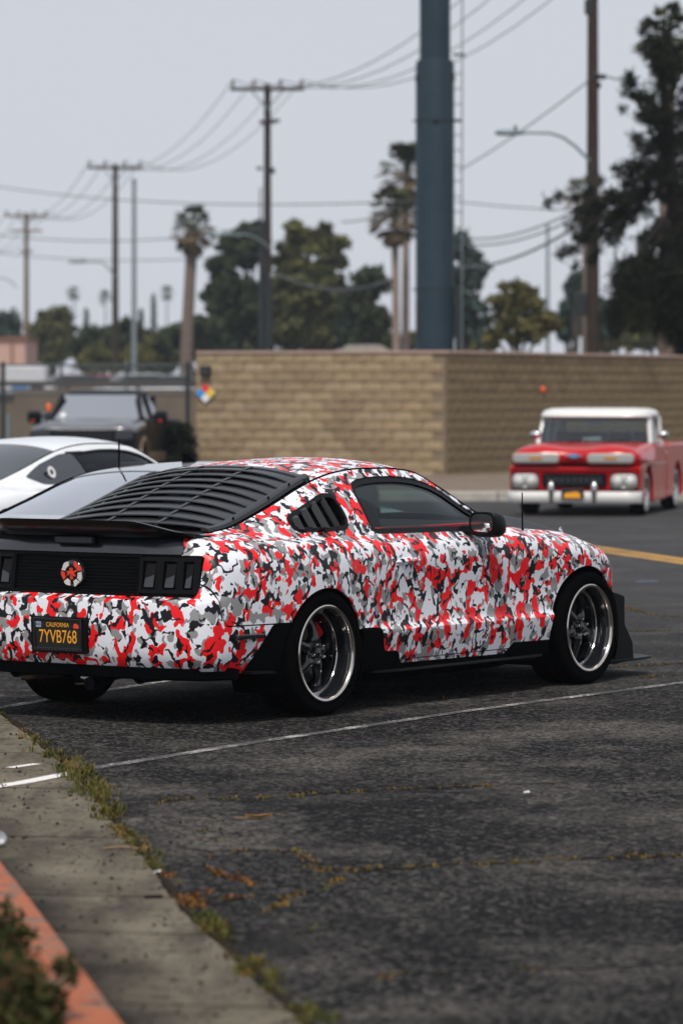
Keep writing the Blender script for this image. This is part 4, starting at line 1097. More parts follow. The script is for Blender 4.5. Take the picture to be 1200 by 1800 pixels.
g = G(); g.prism([(a, b+.845) for a, b in bow], .0, .055, 'yz'); g.build('bow_tie', 'chrome_soft', em2, smooth=False)
g = G(); g.prism([(a*.6, b*.6+.845) for a, b in bow], .05, .062, 'yz'); g.build('bow_centre', 'sign_blue', em2, smooth=False)
g = G(); g.box(-.05, .012, -.20, .20, .706, .73); g.build('hood_latch', 'matte_black', tr, smooth=False)
# bumper, guards, plate
g = G(); rr = []
for y in np.linspace(-.965, .965, 31):
    d = .16*max(0, (abs(y)-.78)/.185)**2; x = .14-d
    rr.append([(x-.06, y, .185), (x-.01, y, .195), (x+.015, y, .24), (x+.018, y, .27), (x+.015, y, .30), (x-.01, y, .345), (x-.06, y, .352)])
g.loft(rr); bp = g.build('bumper', 'enamel_white', tr)
for y in (-.31, .31):
    g = G(); g.loft([[(.10+o, y+.030*s*math.cos(a), z+.0*math.sin(a)) if False else (.145+.050*s*math.sin(a)+o, y+.050*s*math.cos(a), z) for a in np.linspace(0, 6.283, 13)[:-1]] for z, s, o in ((.20, .45, 0), (.28, .75, .01), (.36, .95, .012), (.43, 1.0, .01), (.475, .8, 0), (.50, .35, -.01))]); g.build('bumper_guard', 'chrome_soft', bp)
g = G(); g.prism([(-.165, .245), (.165, .245), (.165, .395), (-.165, .395)], .165, .185, 'yz'); lp = g.build('license_plate', 'dark_box', tr, bevel=.006)
g = G(); g.prism(rounded([(-.125, .262), (.125, .262), (.10, .340), (.04, .352), (-.02, .340), (-.11, .332)], .02), .185, .190, 'yz'); g.build('plate_print', 'plate_yellow', lp, smooth=False)
# cab
g = G(); rr = []
for z, xf, xr, hw in ((1.355, -1.66, -2.88, .80), (1.385, -1.60, -2.93, .835), (1.43, -1.62, -2.93, .83), (1.475, -1.70, -2.88, .79), (1.50, -1.84, -2.78, .70), (1.508, -2.1, -2.6, .5)):
    rr.append([((xf+xr)/2+(xf-xr)/2*math.copysign(abs(math.cos(a))**.45, math.cos(a)), hw*math.copysign(abs(math.sin(a))**.4, math.sin(a)), z) for a in np.linspace(0, 2*math.pi, 41)[:-1]])
g.loft(rr); g.build('roof', 'enamel_white', tr, sharp=60)
def plan(z, t):                                                      # outline of the cab glass at height z
    xf = lerp(-1.50, -1.60, t); hw = lerp(.83, .765, t); return xf, hw
g = G(); rr = []
for t in np.linspace(0, 1, 5):
    xf, hw = plan(0, t); z = lerp(1.0, 1.37, t); rr.append([(xf-.20*abs(u)**3.2, u*hw, z) for u in np.linspace(-.985, .985, 21)])
g.loft(rr, False, False); g.build('windshield', 'screen_glass', tr)
for sg in (1, -1):
    g = G(); g.tube([(-1.70, sg*.835, .99), (-1.90, sg*.775, 1.38)], .036, 8); g.build('pillar', 'enamel_white', tr)
    g = G(); g.tube([(-2.60, sg*.84, .98), (-2.66, sg*.79, 1.38)], .050, 8); g.build('pillar', 'enamel_white', tr)
    g = G(); g.add([(-1.74, sg*.825, 1.0), (-2.56, sg*.83, 1.0), (-2.62, sg*.775, 1.36), (-1.92, sg*.77, 1.36)], [(0, 1, 2, 3)]); g.build('side_window', 'screen_glass', tr)
    g = G(); g.tube([(-1.98, sg*.84, .99), (-1.98, sg*.785, 1.38)], .014, 6); g.build('vent_bar', 'chrome_soft', tr)
    mi_ = bpy.data.objects.new('mirror', None); COL.objects.link(mi_); mi_.parent = tr
    mx, my = (-1.30, sg*.80) if sg < 0 else (-1.65, sg*1.02)
    g = G(); g.tube([(mx, my-sg*.08*(sg > 0), .96), (mx, my, 1.08)], .012, 6); g.build('mirror_post', 'chrome_soft', mi_)
    g = G(); g.loft([[(mx+o, my+.088*s*math.copysign(abs(math.cos(a))**.7, math.cos(a)), 1.125+.055*s*math.copysign(abs(math.sin(a))**.7, math.sin(a))) for a in np.linspace(0, 6.283, 19)[:-1]] for o, s in ((-.04, .9), (-.035, 1), (.0, 1), (.03, .75), (.045, .3))]); g.build('mirror_head', 'chrome_soft', mi_)
g = G(); g.loft([[(-2.80, u*.78, 1.0), (-2.80, u*.74, 1.07), (-2.82, u*.74, 1.07), (-2.84, u*.78, 1.0)] for u in (-1, 1)]); g.box(-2.88, -2.80, -.82, -.60, 1.0, 1.37); g.box(-2.88, -2.80, .60, .82, 1.0, 1.37); g.box(-2.88, -2.80, -.62, .62, 1.30, 1.37); g.build('cab_back', 'enamel_white', tr, smooth=False, bevel=.02)
g = G(); g.prism([(-2.35, .75), (-2.45, 1.16), (-2.58, 1.17), (-2.65, .75)], -.72, .72, 'xz'); g.build('seat', 'tan_paint', tr, bevel=.04)
g = G(); g.prism([(-1.50, .80), (-1.52, 1.01), (-1.78, 1.03), (-1.85, .80)], -.78, .78, 'xz'); g.build('dashboard', 'interior_dark', tr, bevel=.02)
g = G(); g.lathe([(.19+.015*math.cos(a), .015*math.sin(a)) for a in np.linspace(0, 6.283, 8)[:-1]], 24, 'z', Matrix.Translation((-1.92, .36, 1.08)) @ Matrix.Rotation(R(-55), 4, 'Y'), closed=True); g.build('steering_wheel', 'enamel_white', tr)
g = G(); g.box(-1.78, -1.75, -.12, .12, 1.25, 1.31); g.build('inside_mirror', 'chrome_soft', tr, bevel=.01)
g = G(); g.tube([(-1.60, -.15, 1.045), (-1.60, .12, 1.06)], .035, 8); g.build('dash_gauge', 'enamel_white', tr)
for y in (-.35, .25):
    g = G(); g.tube([(-1.40, y, 1.02), (-1.46, y+.30, 1.045)], .008, 5); g.build('wiper', 'matte_black', tr)
for x in (AX, AX2):
    for sg in (1, -1):
        simple_wheel(.325, .21, tr, x, sg*.80, sg)
g = G(); g.tube([(AX, -.75, .30), (AX, .75, .30)], .05, 8); g.build('front_axle', 'matte_black', tr)

# ------------------------------------------------------------------ the dark pickup at the left
pz = at(146, 690, 70.5)
bt = thing('pickup_truck', 'black modern pickup with big door mirrors, parked facing the camera in front of the fence', 'pickup truck', (pz.x, pz.y, 0))
bt.rotation_euler = (0, 0, facing(0, 0, 6))
mat('charcoal_paint', (.006, .0065, .008), .45, spec=.12)
mat('charcoal_gloss', (.09, .092, .105), .35, coat=.6)
g = G(); rr = []
for y in np.linspace(-.97, .97, 33):
    a = abs(y); e = max(0, (a-.70)/.27); b = .03*math.exp(-((a-.6)/.15)**2)
    rr.append([(-.30, y, .75), (-.06-.12*e**2, y, .76), (-.02-.14*e**2, y, .90), (-.03-.15*e**2, y, 1.06-.03*e), (-.10-.14*e**2, y, 1.12+b-.05*e**2), (-.6, y, 1.17+b-.05*e**2), (-1.35, y, 1.235+b*.6-.07*e**2), (-1.40, y, .8)])
g.loft(rr); g.build('hood', 'charcoal_gloss', bt, sharp=50)
for sg in (1, -1):
    g = G(); poly = [(-.20, .45), (-.04, .52), (-.03, 1.0), (-1.40, 1.10), (-1.40, .40)]+[(x, max(z, .40)) for x, z in arcpts(-.92, .40, .47, 180, 0)]
    g.prism(poly, *sorted((sg*.62, sg*.985)), 'xz'); g.build('front_fender', 'charcoal_paint', bt, bevel=.05, seg=3)
    g = G(); g.prism(arcpts(-.92, .40, .52, -8, 188)+arcpts(-.92, .40, .45, 188, -8), *sorted((sg*.93, sg*1.015)), 'xz'); g.build('flare', 'tan_paint', bt)
    g = G(); g.prism([(-1.42, .42), (-1.42, 1.22), (-3.60, 1.26), (-3.60, .42)], *sorted((sg*.82, sg*.985)), 'xz'); d = g.build('door', 'charcoal_paint', bt, bevel=.04, seg=3)
    g = G(); g.prism([(-1.42, .40), (-1.42, .60), (-3.60, .60), (-3.60, .40)], *sorted((sg*.90, sg*1.0)), 'xz'); g.build('lower_trim', 'tan_paint', bt, bevel=.02)
    g = G(); g.box(-1.75, -1.42, min(sg*.99, sg*1.10), max(sg*.99, sg*1.10), 1.26, 1.31); g.build('mirror_arm', 'charcoal_paint', d, bevel=.01)
    g = G(); g.loft([[(-1.52+o, sg*(1.20+.13*s*math.copysign(abs(math.cos(a))**.5, math.cos(a))), 1.27+.12*s*math.copysign(abs(math.sin(a))**.5, math.sin(a))) for a in np.linspace(0, 6.283, 19)[:-1]] for o, s in ((-.10, .95), (-.08, 1), (0, .95), (.06, .6))]); m_ = g.build('door_mirror', 'charcoal_paint', bt)
    g = G(); g.box(-1.45, -1.440, min(sg*1.17, sg*1.25), max(sg*1.17, sg*1.25), 1.19, 1.21); g.build('mirror_signal', 'sticker_red', m_, smooth=False)
    g = G(); g.prism(rounded([(sg*.60, .86), (sg*.93, .88), (sg*.93, 1.04), (sg*.60, 1.06)], .02), -.12, .012, 'yz'); g.build('headlight', 'lens_grey', bt)
    g = G(); g.tube([(-1.42, sg*.86, 1.21), (-1.95, sg*.72, 1.66)], .045, 8); g.build('pillar', 'charcoal_paint', bt)
    g = G(); g.add([(-1.50, sg*.86, 1.24), (-3.4, sg*.87, 1.26), (-3.3, sg*.73, 1.66), (-1.98, sg*.72, 1.66)], [(0, 1, 2, 3)]); g.build('side_window', 'dark_glass', bt)
    g = G(); g.tube([(-2.55, sg*.875, 1.24), (-2.6, sg*.735, 1.68)], .04, 6); g.build('pillar', 'charcoal_paint', bt)
    for x in (-.92, -4.4): simple_wheel(.40, .26, bt, x, sg*.83, sg, False)
    g = G(); poly = [(-3.62, .45), (-3.62, 1.22), (-5.5, 1.22), (-5.5, .5)]+[(x, max(z, .45)) for x, z in arcpts(-4.4, .42, .47, 180, 0)]
    g.prism(poly, *sorted((sg*.72, sg*.985)), 'xz'); g.build('bed_side', 'charcoal_paint', bt, bevel=.04, seg=3)
g = G(); g.box(-5.4, -.25, -.75, .75, .40, .80); g.box(-1.45, -.25, -.9, .9, .7, .95); g.box(-3.6, -1.4, -.85, .85, .5, 1.1); g.build('chassis', 'matte_black', bt, smooth=False)
g = G(); rr = []
for z, xf, xr, hw in ((1.66, -1.95, -3.45, .74), (1.70, -1.98, -3.48, .735), (1.755, -2.15, -3.40, .70), (1.785, -2.4, -3.2, .58), (1.79, -2.6, -3.0, .4)):
    rr.append([((xf+xr)/2+(xf-xr)/2*math.copysign(abs(math.cos(a))**.45, math.cos(a)), hw*math.copysign(abs(math.sin(a))**.45, math.sin(a)), z) for a in np.linspace(0, 2*math.pi, 41)[:-1]])
g.loft(rr); g.build('roof', 'charcoal_paint', bt, sharp=60)
g = G(); rr = []
for t in np.linspace(0, 1, 5):
    xf = lerp(-1.30, -1.93, t); hw = lerp(.86, .715, t); z = lerp(1.225, 1.675, t)+.012; rr.append([(xf-.16*abs(u)**3, u*hw, z) for u in np.linspace(-.98, .98, 21)])
g.loft(rr, False, False); g.build('windshield', 'sky_glass', bt)
g = G(); g.prism(rounded([(-.58, .76), (.58, .76), (.60, 1.05), (-.60, 1.05)], .03), -.05, .02, 'yz'); gr = g.build('grille', 'matte_black', bt)
for k in range(3): g = G(); g.box(.02, .035, -.56, .56, .82+.08*k, .85+.08*k); g.build('grille_bar', 'lens_grey', gr, smooth=False)
g = G(); g.box(-.2, .08, -.96, .96, .42, .68); g.build('bumper', 'chrome_soft', bt, bevel=.05)
g = G(); g.box(-3.55, -3.45, -.8, .8, 1.2, 1.66); g.build('cab_back', 'charcoal_paint', bt, smooth=False)
g = G(); g.disc((-1.42, -.62, 1.31), .055, 14, (1, 0, .8)); g.build('windshield_sticker', 'enamel_white', bt)
# ------------------------------------------------------------------ poles, wires, lamps
mat('pole_wood', (.036, .022, .014), .9, noise=(5, .8, (.018, .012, .009)), bump=(20, .4, .01))
mat('pole_light', (.15, .105, .055), .9, noise=(5, .6, (.09, .06, .03)))
mat('galvanised', (.20, .24, .26), .5, .3); mat('wire', (.05, .055, .06), .6); mat('insulator', (.16, .13, .11), .3); mat('lamp_grey', (.13, .19, .19), .45, .2)

def steel():
    q = N('steel_blue', .55, .3); v = q.mapping(); n1 = q.noise(v, 1.1, 5, .65); n2 = q.noise(q.mapping((4, 4, .25)), 1.5, 5, .7)
    c = q.mix(q.rng(n1, .35, .65), (.012, .028, .043), (.019, .039, .056)); c = q.mix(q.rng(n2, .52, .72, 0, .55), c, (.036, .050, .058)); q.color(c)
steel()
mat('steel_dark', (.012, .016, .020), .6)
def base(u, Y): p = at(u, 690, Y); return (p.x, p.y, 0)
def utility_pole(u, Y, vtop, rad, label, m='pole_wood', arms=((155, 62, True),), lean=0, grp='wooden utility poles along the street', extra=()):
    b = base(u, Y); s = FPX/Y; H = CAMH-(vtop-UH)/s
    t = thing('utility_pole', label, 'utility pole', b, 0, grp)
    g = G(); g.tube([(0, 0, 0), (0, 0, H*.5), (lean, 0, H)], [rad*1.12, rad, rad*.78], 12); g.build('pole', m, t)
    tops = []
    for (va, half, ins) in arms:
        z = CAMH-(va-UH)/s; hw = half/s
        g = G(); g.box(-hw, hw, -rad-.12, -rad, z-.07, z+.06); a = g.build('crossarm', m, t, smooth=False)
        if ins:
            for k in (-.93, -.36, .36, .93):
                g = G(); g.lathe([(.001, .30), (.05, .28), (.075, .2), (.04, .16), (.07, .1), (.03, .02), (.02, 0)], 8, 'z', Matrix.Translation((k*hw, -rad-.06, z+.06))); g.build('insulator', 'insulator', a)
                tops.append(Vector(b)+Vector((k*hw, -rad-.06, z+.34)))
            for k in (-.45, .45):
                g = G(); g.tube([(k*hw, -rad-.03, z-.03), (0, -rad, z-.75)], .03, 5); g.build('brace', 'galvanised', t)
    for (vv, du, w_, h_) in extra:                                   # boxes and brackets on the shaft
        z = CAMH-(vv-UH)/s; x = du/s; g = G(); g.box(x-w_/s/2, x+w_/s/2, -.14, .14, z-h_/s/2, z+h_/s/2); g.build('bracket_box', 'steel_dark', t, bevel=.02)
    return t, tops
p1, t1 = utility_pole(47, 242, 374, .165, 'pale brown farthest utility pole with two crossarms, left of the tree line', 'pole_light', ((380, 37, True), (406, 28, False), (442, 12, False)))
p2, t2 = utility_pole(203, 190, 288, .16, 'dark utility pole with one long crossarm rising beyond the dark pickup', 'pole_wood', ((295, 48, True),))
p3, t3 = utility_pole(470, 144, 148, .155, 'tall dark utility pole with a wide crossarm, in the middle above the wall', 'pole_wood', ((157, 65, True), (215, 14, False)), extra=((212, 14, 16, 5), (300, 6, 14, 10), (296, -14, 10, 5)))
p4, t4 = utility_pole(1041, 95, -128, .155, 'nearest brown wooden pole carrying a street lamp arm, behind the right part of the wall', 'pole_wood', ((-120, 92, True),), extra=((12, -8, 12, 26), (535, -21, 20, 40), (135, 16, 14, 8), (330, -5, 10, 60), (150, 12, 4, 10)))
# sleeves on the lower half of the middle pole
s3 = FPX/144
g = G(); g.tube([(-.20, -.1, 0), (-.20, -.1, CAMH-(390-UH)/s3)], .12, 10); g.build('riser_pipe', 'steel_dark', p3)
g = G(); g.tube([(-.26, -.1, CAMH-(390-UH)/s3), (-.26, -.1, CAMH-(330-UH)/s3)], .03, 6); g.build('riser_top', 'wire', p3)
g = G(); g.tube([(.02, -.22, 0), (.02, -.22, CAMH-(480-UH)/s3)], .10, 10); g.build('riser_pipe', 'steel_dark', p3)
def wire(pts, r, name='overhead_wire', label='thin overhead wire crossing the grey sky', grp='overhead wires'):
    g = G(); g.tube(pts, r, 4, False); o = g.build(name, 'wire', None, fix=False); tag(o, label, 'wire', grp); return o
def sag(a, b, d, n=14):
    return [a.lerp(b, k/n)-Vector((0, 0, d*4*(k/n)*(1-k/n))) for k in range(n+1)]
WH = ('outer left', 'inner left', 'inner right', 'outer right')
for A_, B_, nm, d in ((t1, t2, 'four between the farthest and second poles', 1.5), (t2, t3, 'four between the second and middle poles', 1.6), (t3, t4, 'four climbing from the middle pole past the column', 1.7)):
    for a, b, wh in zip(A_, B_, WH): wire(sag(a, b, d), .018 if A_ is not t1 else .022, label=wh+' wire of the '+nm, grp=nm)
off = [t1[k]+(t1[k]-t2[k]) for k in range(4)]
for a, b, wh in zip(off, t1, WH): wire(sag(a, b, 1.5), .022, label=wh+' wire of the four leaving the farthest pole to the left', grp='wires left of the farthest pole')
for (u0, v0, Y0, u1, v1, Y1, d, r, lab) in (
    (-40, 322, 230, 760, 352, 150, .6, .028, 'thick low wire crossing the whole left sky behind the poles'),
    (800, 354, 150, 1300, 358, 140, .3, .022, 'level wire between the steel column and the pine'),
    (806, 300, 120, 1043, 135, 94, .1, .022, 'single wire climbing to the nearest pole at the level of its bracket'),
    (806, 418, 130, 1043, 352, 94, .35, .025, 'upper wire of the sloping bundle left of the nearest pole'),
    (806, 428, 130, 1043, 366, 94, .35, .025, 'second wire of the sloping bundle left of the nearest pole'),
    (806, 470, 130, 1043, 378, 94, .35, .040, 'heavy cable sloping up to the nearest pole above the olive tree'),
    (1043, 128, 94, 1300, 150, 88, .2, .02, 'short wire from the nearest pole into the pine'),
    (480, 478, 143, 690, 492, 135, .5, .05, 'dark cable sagging from the middle pole in front of the trees'),
    (-40, 408, 240, 460, 402, 200, .6, .03, 'faint wire crossing the left sky at mid height'),
    (-40, 440, 240, 480, 445, 200, .5, .025, 'faint lower wire crossing the left sky'),
    (600, 390, 170, 690, 372, 150, .1, .03, 'short wire running towards the palms by the steel column'),
    (1150, 40, 120, 1300, -40, 110, .1, .025, 'wire near the palm top at the upper right')):
    wire(sag(at(u0, v0, Y0), at(u1, v1, Y1), d), r, label=lab, grp=None)
def lamp(parent_name, u0, v0, u1, v1, Y, label, head=48, r=.03, grp=None):
    a = at(u0, v0, Y); b = at(u1, v1, Y)                             # from the pole (a) to the lamp head (b)
    t = thing(parent_name, label, 'street lamp', a, 0, grp); d = b-a; g = G()
    g.tube([(0, 0, 0), (d.x*.22, 0, d.z*.50), (d.x*.42, 0, d.z*.83), (d.x*.62, 0, d.z*.98), (d.x, 0, d.z)], r, 8); g.build('arm', 'lamp_grey', t)
    L_ = head/FPX*Y*(1 if d.x > 0 else -1); g = G()
    g.loft([[(d.x+L_*f, .15*s*math.cos(q), d.z-.01+h*math.sin(q)*(1 if math.sin(q) > 0 else .8)) for q in np.linspace(0, 6.283, 13)[:-1]] for f, s, h in ((0, .3, .03), (.25, .8, .07), (.6, 1, .09), (.9, .8, .07), (1, .35, .03))]); g.build('lamp_head', 'lamp_grey', t)
    g = G(); g.tube([(d.x+L_*.35, 0, d.z+.06), (d.x+L_*.35, 0, d.z+.17)], .04, 8); g.build('photocell', 'steel_dark', t)
lamp('street_lamp', 1036, 283, 925, 233, 94.6, 'grey street lamp on a curved arm, fixed to the nearest wooden pole', 56, .035)
lamp('street_lamp', 203, 488, 160, 460, 188, 'small street lamp reaching left from the second pole over the trees', 40, .04)
lamp('street_lamp', 478, 440, 410, 412, 143.6, 'small lamp head hanging out to the left of the middle pole', 46, .03)
lamp('street_lamp', 30, 505, -10, 488, 240, 'faint street lamp arm at the left edge of the photo', 30, .04)
# thin metal mast beside the second pole, and a faint one at the right
for u, Y, vt, r, lab in ((236, 170, 320, .13, 'slim grey steel mast just right of the second pole'), (962, 210, 400, .12, 'slim faint mast between the olive tree and the pine')):
    b = base(u, Y); H = CAMH-(vt-UH)/(FPX/Y); t = thing('mast', lab, 'mast', b); g = G(); g.tube([(0, 0, 0), (0, 0, H)], [r, r*.7], 10); g.build('shaft', 'galvanised', t)
    g = G(); g.lathe([(r*.9, 0), (r*.9, .1), (.001, .2)], 10, 'z', Matrix.Translation((0, 0, H))); g.build('cap', 'galvanised', t)
# the big steel column
bx = base(764, 90); sB = FPX/90; zj = CAMH-(107-UH)/sB
cl = thing('steel_column', 'huge blue grey steel column behind the wall, narrower at its top', 'steel column', bx)
g = G(); g.lathe([(.455, 0), (.450, zj-.12), (.43, zj)], 40, 'z'); g.build('lower_shaft', 'steel_blue', cl)
g = G(); g.lathe([(.44, zj-.02), (.36, zj+.02), (.355, zj+5)], 40, 'z'); g.build('upper_shaft', 'steel_blue', cl)
for dx, vv, w_, h_ in ((30, 138, .13, .20), (-33, 138, .05, .16), (-29, 560, .14, .75), (0, 213, .12, .03)):
    z = CAMH-(vv-UH)/sB; g = G(); x = dx/sB; y = -math.sqrt(max(.46**2-x*x, 0))
    g.prism(rounded([(x-w_/2, z-h_/2), (x+w_/2, z-h_/2), (x+w_/2, z+h_/2), (x-w_/2, z+h_/2)], min(w_, h_)*.45), y-.05, y+.10, 'xz'); g.build('hand_hole', 'steel_dark', cl)
for vv in (213, 509): 
    z = CAMH-(vv-UH)/sB; g = G(); g.tube([(.44, -.12, z), (.62, -.12, z)], .03, 6); g.tube([(-.53, -.1, z), (-.44, -.1, z)], .02, 6); g.lathe([(.458, z-.015), (.462, z), (.458, z+.015)], 40, 'z'); g.build('bracket', 'steel_dark', cl)
g = G(); g.tube([(.42, -.12, CAMH-(97-UH)/sB), (.70, -.12, CAMH-(97-UH)/sB)], .03, 6); g.build('bracket', 'steel_dark', cl)
g = G(); g.tube([(.62, -.12, 0), (.645, -.12, zj+6)], .018, 6); g.build('conduit', 'galvanised', cl)
g = G(); g.box(.47, .60, -.2, -.05, CAMH-(620-UH)/sB, CAMH-(505-UH)/sB); g.build('junction_box', 'steel_dark', cl, bevel=.02)
k = 0
for vv in range(130, 505, 27):
    z = CAMH-(vv-UH)/sB; g = G(); g.tube([(.43, -.12, z), (.62, -.12, z)], .012, 5); g.build('rung', 'steel_dark', cl)

# ------------------------------------------------------------------ trees
def leaf_mat(name, a, b, c=None):
    q = N(name, .8, .15); v = q.mapping(); n1 = q.noise(v, .55, 3, .6); n2 = q.noise(v, 3.5, 2, .5)
    col = q.mix(q.rng(n1, .38, .62), a, b); col = q.mix(q.rng(n2, .45, .7, 0, .6), col, c or b); q.color(col); return q.m
leaf_mat('leaf_dark', (0.018, 0.029, 0.018), (0.046, 0.057, 0.026), (0.072, 0.073, 0.031)); leaf_mat('leaf_olive', (0.042, 0.052, 0.021), (0.104, 0.101, 0.034), (0.130, 0.117, 0.044))
leaf_mat('leaf_blue', (0.023, 0.044, 0.039), (0.044, 0.073, 0.055)); leaf_mat('leaf_yellow', (.048, .052, .018), (.115, .100, .028), (.13, .115, .045))
leaf_mat('leaf_pine', (.006, .010, .007), (.016, .020, .010), (.030, .030, .012)); leaf_mat('frond_green', (.026, .036, .018), (.060, .064, .026)); leaf_mat('frond_dry', (.085, .060, .034), (.13, .095, .05))
mat('bark', (.050, .036, .026), .95, noise=(4, .7, (.028, .02, .015))); mat('bark_palm', (.17, .125, .10), .95, noise=(6, .7, (.10, .075, .06))); mat('bark_dark', (.016, .012, .010), .95); mat('bark_pale', (.26, .20, .17), .95, noise=(3, .6, (.17, .13, .11)))
def leaves(g, rng, c, rx, ry, rz, n, sz, droop=0.):
    for _ in range(n):
        while True:
            p = Vector((rng.uniform(-1, 1), rng.uniform(-1, 1), rng.uniform(-1, 1)))
            if p.length <= 1: break
        p = p*(.55+.45*rng.random()) if p.length > .25 else p*2
        q = Vector((c[0]+p.x*rx, c[1]+p.y*ry, c[2]+p.z*rz))
        a = Vector((rng.gauss(0, 1), rng.gauss(0, 1), rng.gauss(0, 1)-droop)).normalized(); b = a.cross(Vector((rng.gauss(0, 1), rng.gauss(0, 1), rng.gauss(0, 1)))).normalized()
        s = sz*rng.uniform(.6, 1.4); o = len(g.V)
        g.V += [tuple(q-b*s*.4), tuple(q+a*s), tuple(q+b*s*.4), tuple(q-a*s*.6)]; g.F.append((o, o+1, o+2, o+3)); g.mi.append(0)
def tree(u, Y, lobes, label, m, bark='bark', seed=0, dens=1., sz=.22, trunk=.25, name='tree', cat='tree', grp=None, stems=None):
    """lobes: (u, v, half width, half height) of leaf clumps in photo pixels at depth Y"""
    rng = random.Random(seed); s = FPX/Y; b = base(u, Y); t = thing(name, label, cat, b, 0, grp); bv = Vector(b)
    g = G()
    for (lu, lv, hw, hh) in lobes:
        c = at(lu, lv, Y)-bv; rx, rz = hw/s, hh/s; ry = min(rx, rz)*1.0
        k = int(7+rx*rz*dens*16)
        for _ in range(k):                                          # sub-clumps, so the outline is broken
            a = rng.uniform(0, 6.283); rr = rng.random()**.5
            cc = (c.x+math.cos(a)*rr*rx*.82, c.y+rng.uniform(-1, 1)*ry*.8, c.z+math.sin(a)*rr*rz*.82)
            q = rng.uniform(.22, .40)*min(rx, rz)+.15
            leaves(g, rng, cc, q*1.2, q*1.2, q*.85, int(40*dens*(q/sz/1.6)**1.2)+12, sz)
    cr = g.build('crown', m, t, smooth=False, fix=False)
    tp = at(lobes[0][0], lobes[0][1], Y)-bv
    g = G()
    for (du, sc_) in (stems or ((0, 1),)):
        x0 = du/s; g.tube([(x0, 0, 0), (x0+(tp.x-x0)*.25, 0, tp.z*.35), (tp.x*.6+x0*.4, 0, tp.z*.7), (tp.x, 0, tp.z)], [trunk*sc_, trunk*.8*sc_, trunk*.55*sc_, trunk*.2*sc_], 8)
    tk = g.build('trunk', bark, t)
    for (lu, lv, hw, hh) in lobes[1:]:
        c = at(lu, lv, Y)-bv; g = G(); st = Vector((tp.x*.35, 0, max(.3, min(c.z-.3, tp.z*.55)*.75))); g.tube([st, st.lerp(c, .5)+Vector((0, 0, .12)), c], [trunk*.45, trunk*.3, trunk*.1], 6); g.build('limb', bark, t)
    return t
def palm(u, Y, vtop, label, crown_px, lean=0., trunk=.28, seed=0, skirt=False, bark='bark_palm', grp=None, n=34, vbase=None):
    rng = random.Random(seed); s = FPX/Y; b = base(u, Y); t = thing('palm_tree', label, 'palm tree', b, 0, grp); H = CAMH-(vtop-UH)/s; Rr = 1.3*crown_px/s
    lx = lean/s; g = G(); g.tube([(0, 0, 0), (lx*.2, 0, H*.4), (lx*.6, 0, H*.75), (lx, 0, H)], [trunk*1.25, trunk, trunk*.9, trunk*.95], 10); g.build('trunk', bark, t)
    for kind in range(3 if skirt else 2):
        g = G()
        for k in range(n):
            az = rng.uniform(0, 6.283)
            el = rng.uniform(R(5), R(80)) if kind == 0 else rng.uniform(R(-55), R(5)) if kind == 1 else rng.uniform(R(-86), R(-60))
            d = Vector((math.cos(az)*math.cos(el), math.sin(az)*math.cos(el), math.sin(el))); L_ = Rr*rng.uniform(.6, .85)
            o = Vector((lx, 0, H)); mid = o+d*L_; side = d.cross(Vector((0, 0, 1))).normalized(); up = side.cross(d)
            if kind < 2: g.tube([o, mid], .025, 3, False)
            for j in range(11):                                      # fan of leaf blades
                a = R(-80+16*j); bd = (d*math.cos(a)+side*math.sin(a)-up*.12-Vector((0, 0, .25))).normalized(); e = mid+bd*Rr*rng.uniform(.28, .42); w_ = (d.cross(bd)).normalized() if abs(j-5) > 0 else side
                w_ = bd.cross(up).normalized()*.055*Rr
                i0 = len(g.V); g.V += [tuple(mid-w_*.4), tuple(mid.lerp(e, .5)-w_), tuple(e), tuple(mid.lerp(e, .5)+w_)]; g.F.append((i0, i0+1, i0+2, i0+3)); g.mi.append(0)
        g.build(('crown', 'lower_fronds', 'dry_skirt')[kind], ('frond_green', 'frond_green' if not skirt else 'frond_dry', 'frond_dry')[kind], t, smooth=False, fix=False)
    return t
tree(430, 205, [(430, 440, 28, 52), (455, 415, 18, 28), (392, 475, 24, 40), (425, 530, 45, 50), (400, 440, 20, 32), (440, 580, 40, 34), (385, 520, 26, 34)], 'tall dark eucalyptus with a ragged crown, left of the middle pole', 'leaf_dark', 'bark_dark', 1, .8, .32, .22)
tree(545, 200, [(520, 430, 26, 46), (560, 415, 26, 34), (588, 448, 26, 38), (545, 500, 55, 52), (500, 480, 26, 56), (590, 530, 30, 50), (540, 570, 60, 40)], 'broad olive and dark green tree right of the middle pole', 'leaf_olive', 'bark', 2, .8, .32, .2, stems=((-25, .9), (15, 1.2), (32, .8), (50, 1)))
tree(480, 212, [(480, 555, 60, 56), (440, 590, 50, 30), (520, 590, 60, 30), (470, 520, 36, 36)], 'dark understorey tree filling the gap behind the middle pole', 'leaf_dark', 'bark_dark', 11, .9, .32, .2)
tree(600, 214, [(600, 560, 60, 50), (570, 590, 60, 30), (650, 590, 50, 28), (560, 500, 34, 40)], 'blue green bushy tree behind the olive tree', 'leaf_blue', 'bark', 12, .9, .32, .2)
tree(350, 222, [(350, 590, 50, 36), (400, 580, 44, 44), (310, 605, 40, 28)], 'dark bushy tree behind the stout palm', 'leaf_dark', 'bark', 13, .9, .32, .2)
tree(645, 190, [(650, 500, 34, 34), (620, 540, 28, 40), (665, 555, 30, 40), (640, 590, 44, 24)], 'lower dark tree left of the twin palms', 'leaf_dark', 'bark', 3, .8, .28, .3)
tree(815, 185, [(815, 440, 20, 34), (835, 470, 22, 40), (818, 520, 32, 56), (838, 565, 22, 40), (795, 560, 28, 50)], 'grey green leaning tree half hidden by the steel column', 'leaf_blue', 'bark', 4, .8, .28, .3)
